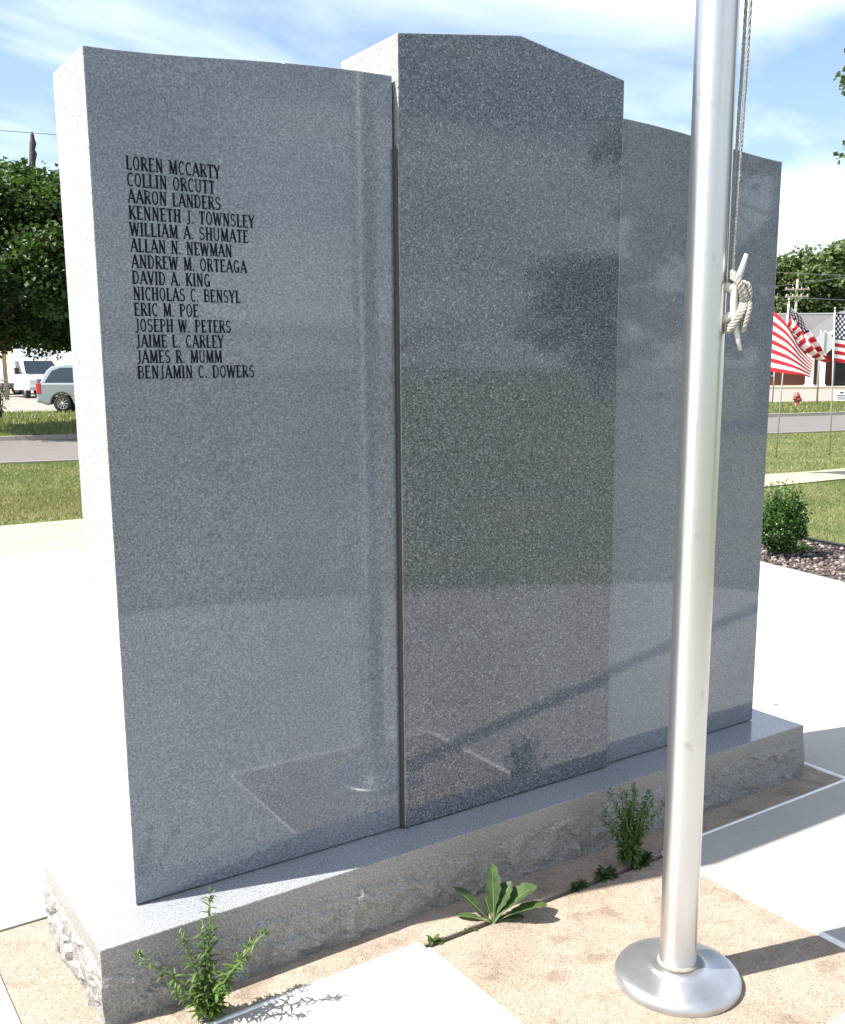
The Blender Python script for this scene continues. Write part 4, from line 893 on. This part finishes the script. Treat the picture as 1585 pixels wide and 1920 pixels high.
# minivan: local x forward (picture right), y away; near side at y=-0.98
v0 = at(82, 770, 43.0); v0.z = -0.015
mv = thing('minivan', 'pale silver blue minivan parked in the lot, its rear end showing past the memorial', 'minivan', v0, camr+0.10)
def arch(cx, r, n=9): return [(cx-r*math.cos(math.pi*i/n), .34+r*math.sin(math.pi*i/n)*1.0) for i in range(n+1)]
low = [(.05, .42)]+[(.45, .27)]+[(x, max(.25, z)) for x, z in arch(.98, .41)]+[(1.5, .24), (3.55, .24)]+[(x, max(.25, z)) for x, z in arch(4.05, .41)]+[(4.75, .27), (5.12, .40), (5.15, .68), (5.02, .88), (4.35, 1.03), (3.9, 1.10), (.22, 1.14), (.07, 1.0), (.02, .72)]
lowm = MB(); n = len(low); W2 = 1.0
sec = [(-W2, .0), (-W2-.02, .5), (-W2, 0)]
lowm.prism([(x, z) for x, z in low], -W2, W2, 'Y'); lowm.build('body', 'van_paint', mv, bevel=.07, seg=3)
green = [(.16, 1.11), (.42, 1.60), (.62, 1.77), (1.2, 1.86), (2.6, 1.88), (3.3, 1.80), (4.25, 1.08)]
gm = MB(); inset = lambda z: .03+.20*(z-1.1)/.78
k = len(green); vs = [(x, -W2+inset(z), z) for x, z in green]+[(x, W2-inset(z), z) for x, z in green]
gm.add(vs, [tuple(range(k)), tuple(reversed(range(k, 2*k)))]+[(i, i+k, (i+1) % k+k, (i+1) % k) for i in range(k)]); gm.build('roof_shell', 'van_paint', mv, bevel=.05, seg=3)
def side_glass(poly, nm='side_window'):
    for s_ in (-1, 1):
        MB().add([(x, s_*(W2-inset(z)+.006), z) for x, z in poly]+[(x, s_*(W2-inset(z)-.03), z) for x, z in poly], [tuple(range(len(poly))), tuple(range(2*len(poly)-1, len(poly)-1, -1))]+[(i, (i+1) % len(poly), (i+1) % len(poly)+len(poly), i+len(poly)) for i in range(len(poly))]).build(nm, 'carglass', mv, bevel=.012, seg=2)
side_glass([(.34, 1.15), (1.50, 1.15), (1.50, 1.72), (.95, 1.72), (.62, 1.60)]); side_glass([(1.58, 1.15), (2.62, 1.15), (2.62, 1.74), (1.58, 1.74)]); side_glass([(2.70, 1.15), (3.75, 1.15), (3.2, 1.68), (2.70, 1.73)])
MB().add([(.20, -.78, 1.16), (.20, .78, 1.16), (.44, .70, 1.62), (.44, -.70, 1.62)], [(0, 1, 2, 3)]).build('rear_window', 'carglass', mv).location = (-.02, 0, .01)
MB().add([(4.20, -.80, 1.12), (4.20, .80, 1.12), (3.36, .70, 1.78), (3.36, -.70, 1.78)], [(0, 1, 2, 3)]).build('windshield', 'carglass', mv).location = (.02, 0, .02)
for s_ in (-1, 1):
    MB().box((.13, s_*.925, .93), (.20, .17, .42)).build('tail_light', 'taillight', mv, bevel=.03)
    MB().box((1.54, s_*1.003, .72), (.012, .012, .80)).build('door_seam', 'blackplas', mv)
    MB().box((2.66, s_*1.003, .72), (.012, .012, .80)).build('door_seam', 'blackplas', mv)
    MB().box((1.72, s_*1.01, .98), (.24, .04, .05)).build('door_handle', 'trim', mv, bevel=.01)
    MB().box((2.3, s_*1.006, .52), (1.8, .03, .07)).build('side_moulding', 'van_paint', mv, bevel=.01)
    for x in (.98, 4.05):
        MB().add([(p[0], s_*(.80+dy_), p[1]) for dy_ in (0, .19) for p in arch(x, .405)], [(i, i+1, i+11, i+10) for i in range(9)]).build('wheel_arch', 'blackplas', mv, fixn=False)
        wheel(mv, x, s_*.87, .345, .22, 1 if s_ < 0 else -1)
MB().box((.10, 0, .50), (.22, 1.86, .24)).build('rear_bumper', 'van_paint', mv, bevel=.06)
# box truck facing the viewer at a slant
t0 = at(90, 746, 64.0); t0.z = -0.015
ta = math.atan2((CAM-t0).y, (CAM-t0).x)
bt_ = thing('box_truck', 'white box truck with orange lettering panel parked behind the silver minivan', 'truck', t0, ta+0.30)
bt_.scale = (1.12, 1.12, 1.12)
# local x forward (towards viewer), y to its left; front bumper at x=0
MB().prism([(-.05, .42), (-.02, .62), (-.05, 1.02), (-.18, 1.12), (-.75, 1.22), (-2.6, 1.22), (-2.6, .42)], -.98, .98, 'Y').build('hood', 'truck_paint', bt_, bevel=.06)
MB().prism([(-.75, 1.2), (-1.35, 1.98), (-1.7, 2.12), (-2.6, 2.14), (-2.6, 1.2)], -.92, .92, 'Y').build('cab', 'truck_paint', bt_, bevel=.08, seg=3)
MB().add([(-.775, -.84, 1.26), (-.775, .84, 1.26), (-1.30, .76, 1.94), (-1.30, -.76, 1.94)], [(0, 1, 2, 3)]).build('windshield', 'carglass', bt_, fixn=False).location = (.03, 0, .02)
for s_ in (-1, 1):
    MB().add([(-1.02, s_*.93, 1.26), (-2.2, s_*.93, 1.26), (-2.2, s_*.93, 1.95), (-1.5, s_*.93, 1.95)], [(0, 1, 2, 3)]).build('side_window', 'carglass', bt_, fixn=False)
    mr = MB().box((-1.0, s_*1.20, 1.42), (.14, .22, .36)).build('mirror', 'blackplas', bt_, bevel=.03); MB().tube([(-1.02, s_*.92, 1.3), (-1.0, s_*1.15, 1.38)], .02, 6).build('mirror_arm', 'blackplas', mr, fixn=False)
    MB().box((-.03, s_*.72, .85), (.06, .36, .24)).build('headlight', 'headlight', bt_, bevel=.02)
    for x in (-.72, -4.6): wheel(bt_, x, s_*.86, .385, .24, 1 if s_ < 0 else -1, 6)
MB().box((-.01, 0, .86), (.05, .95, .26)).build('grille', 'blackplas', bt_)
for z in (.78, .86, .94): MB().box((.02, 0, z), (.02, .93, .03)).build('grille_bar', 'trim', bt_)
MB().box((.03, 0, .52), (.14, 1.9, .20)).build('front_bumper', 'trim', bt_, bevel=.03)
MB().box((-4.3, 0, 1.95), (3.7, 2.2, 2.35)).build('cargo_box', 'truck_paint', bt_, bevel=.03)
for (x, z, w, h) in [(-3.1, 2.35, .9, .5), (-3.2, 1.75, .7, .35), (-3.4, 1.25, 1.0, .22), (-4.6, 2.2, 1.1, .3)]: MB().box((x, -1.104, z), (w, .012, h), Matrix.Rotation(.25, 3, 'Y')).build('orange_graphic', 'orange', bt_)
MB().box((-4.0, 0, .62), (4.0, .9, .25)).build('chassis', 'blackplas', bt_)
# grey trailer end
g0 = at(14, 738, 74.0); g0.z = -0.015
tr2 = thing('cargo_trailer', 'dull grey cargo trailer end standing beside the box truck', 'trailer', g0, camr)
MB().box((-.9, 2.5, 1.95), (2.3, 5.0, 2.9)).build('body', 'trailer', tr2, bevel=.03)
MB().box((-.62, -.02, 1.95), (.9, .05, 2.7)).build('rear_door', 'trailer', tr2); MB().box((.2, -.03, 1.95), (.09, .08, 2.9)).build('corner_post', 'steel', tr2); MB().box((-.1, -.03, 2.75), (.28, .06, .2)).build('label_plate', 'trim', tr2)
MB().box((-.9, .3, .46), (2.2, .5, .16)).build('bumper_bar', 'blackplas', tr2)
for y in (1.4, 2.3): wheel(tr2, .12, y, .36, .22, 1)

# a loose stone chip on the slab
ch = MB(); ch.add([(0.012*math.cos(a)*rnd.uniform(.7, 1.2), .010*math.sin(a)*rnd.uniform(.7, 1.2), z) for z, k in ((0, 6), (.006, 6)) for a in [i*math.pi/3 for i in range(6)]], [tuple(range(6)), tuple(reversed(range(6, 12)))]+[(i, (i+1) % 6, (i+1) % 6+6, i+6) for i in range(6)])
co_ = ch.build('stone_chip', 'granite_r'); co_.location = (3.36, 0.585, 0.006); tag(co_, 'small dark stone chip lying on the pale slab beyond the base', 'stone')
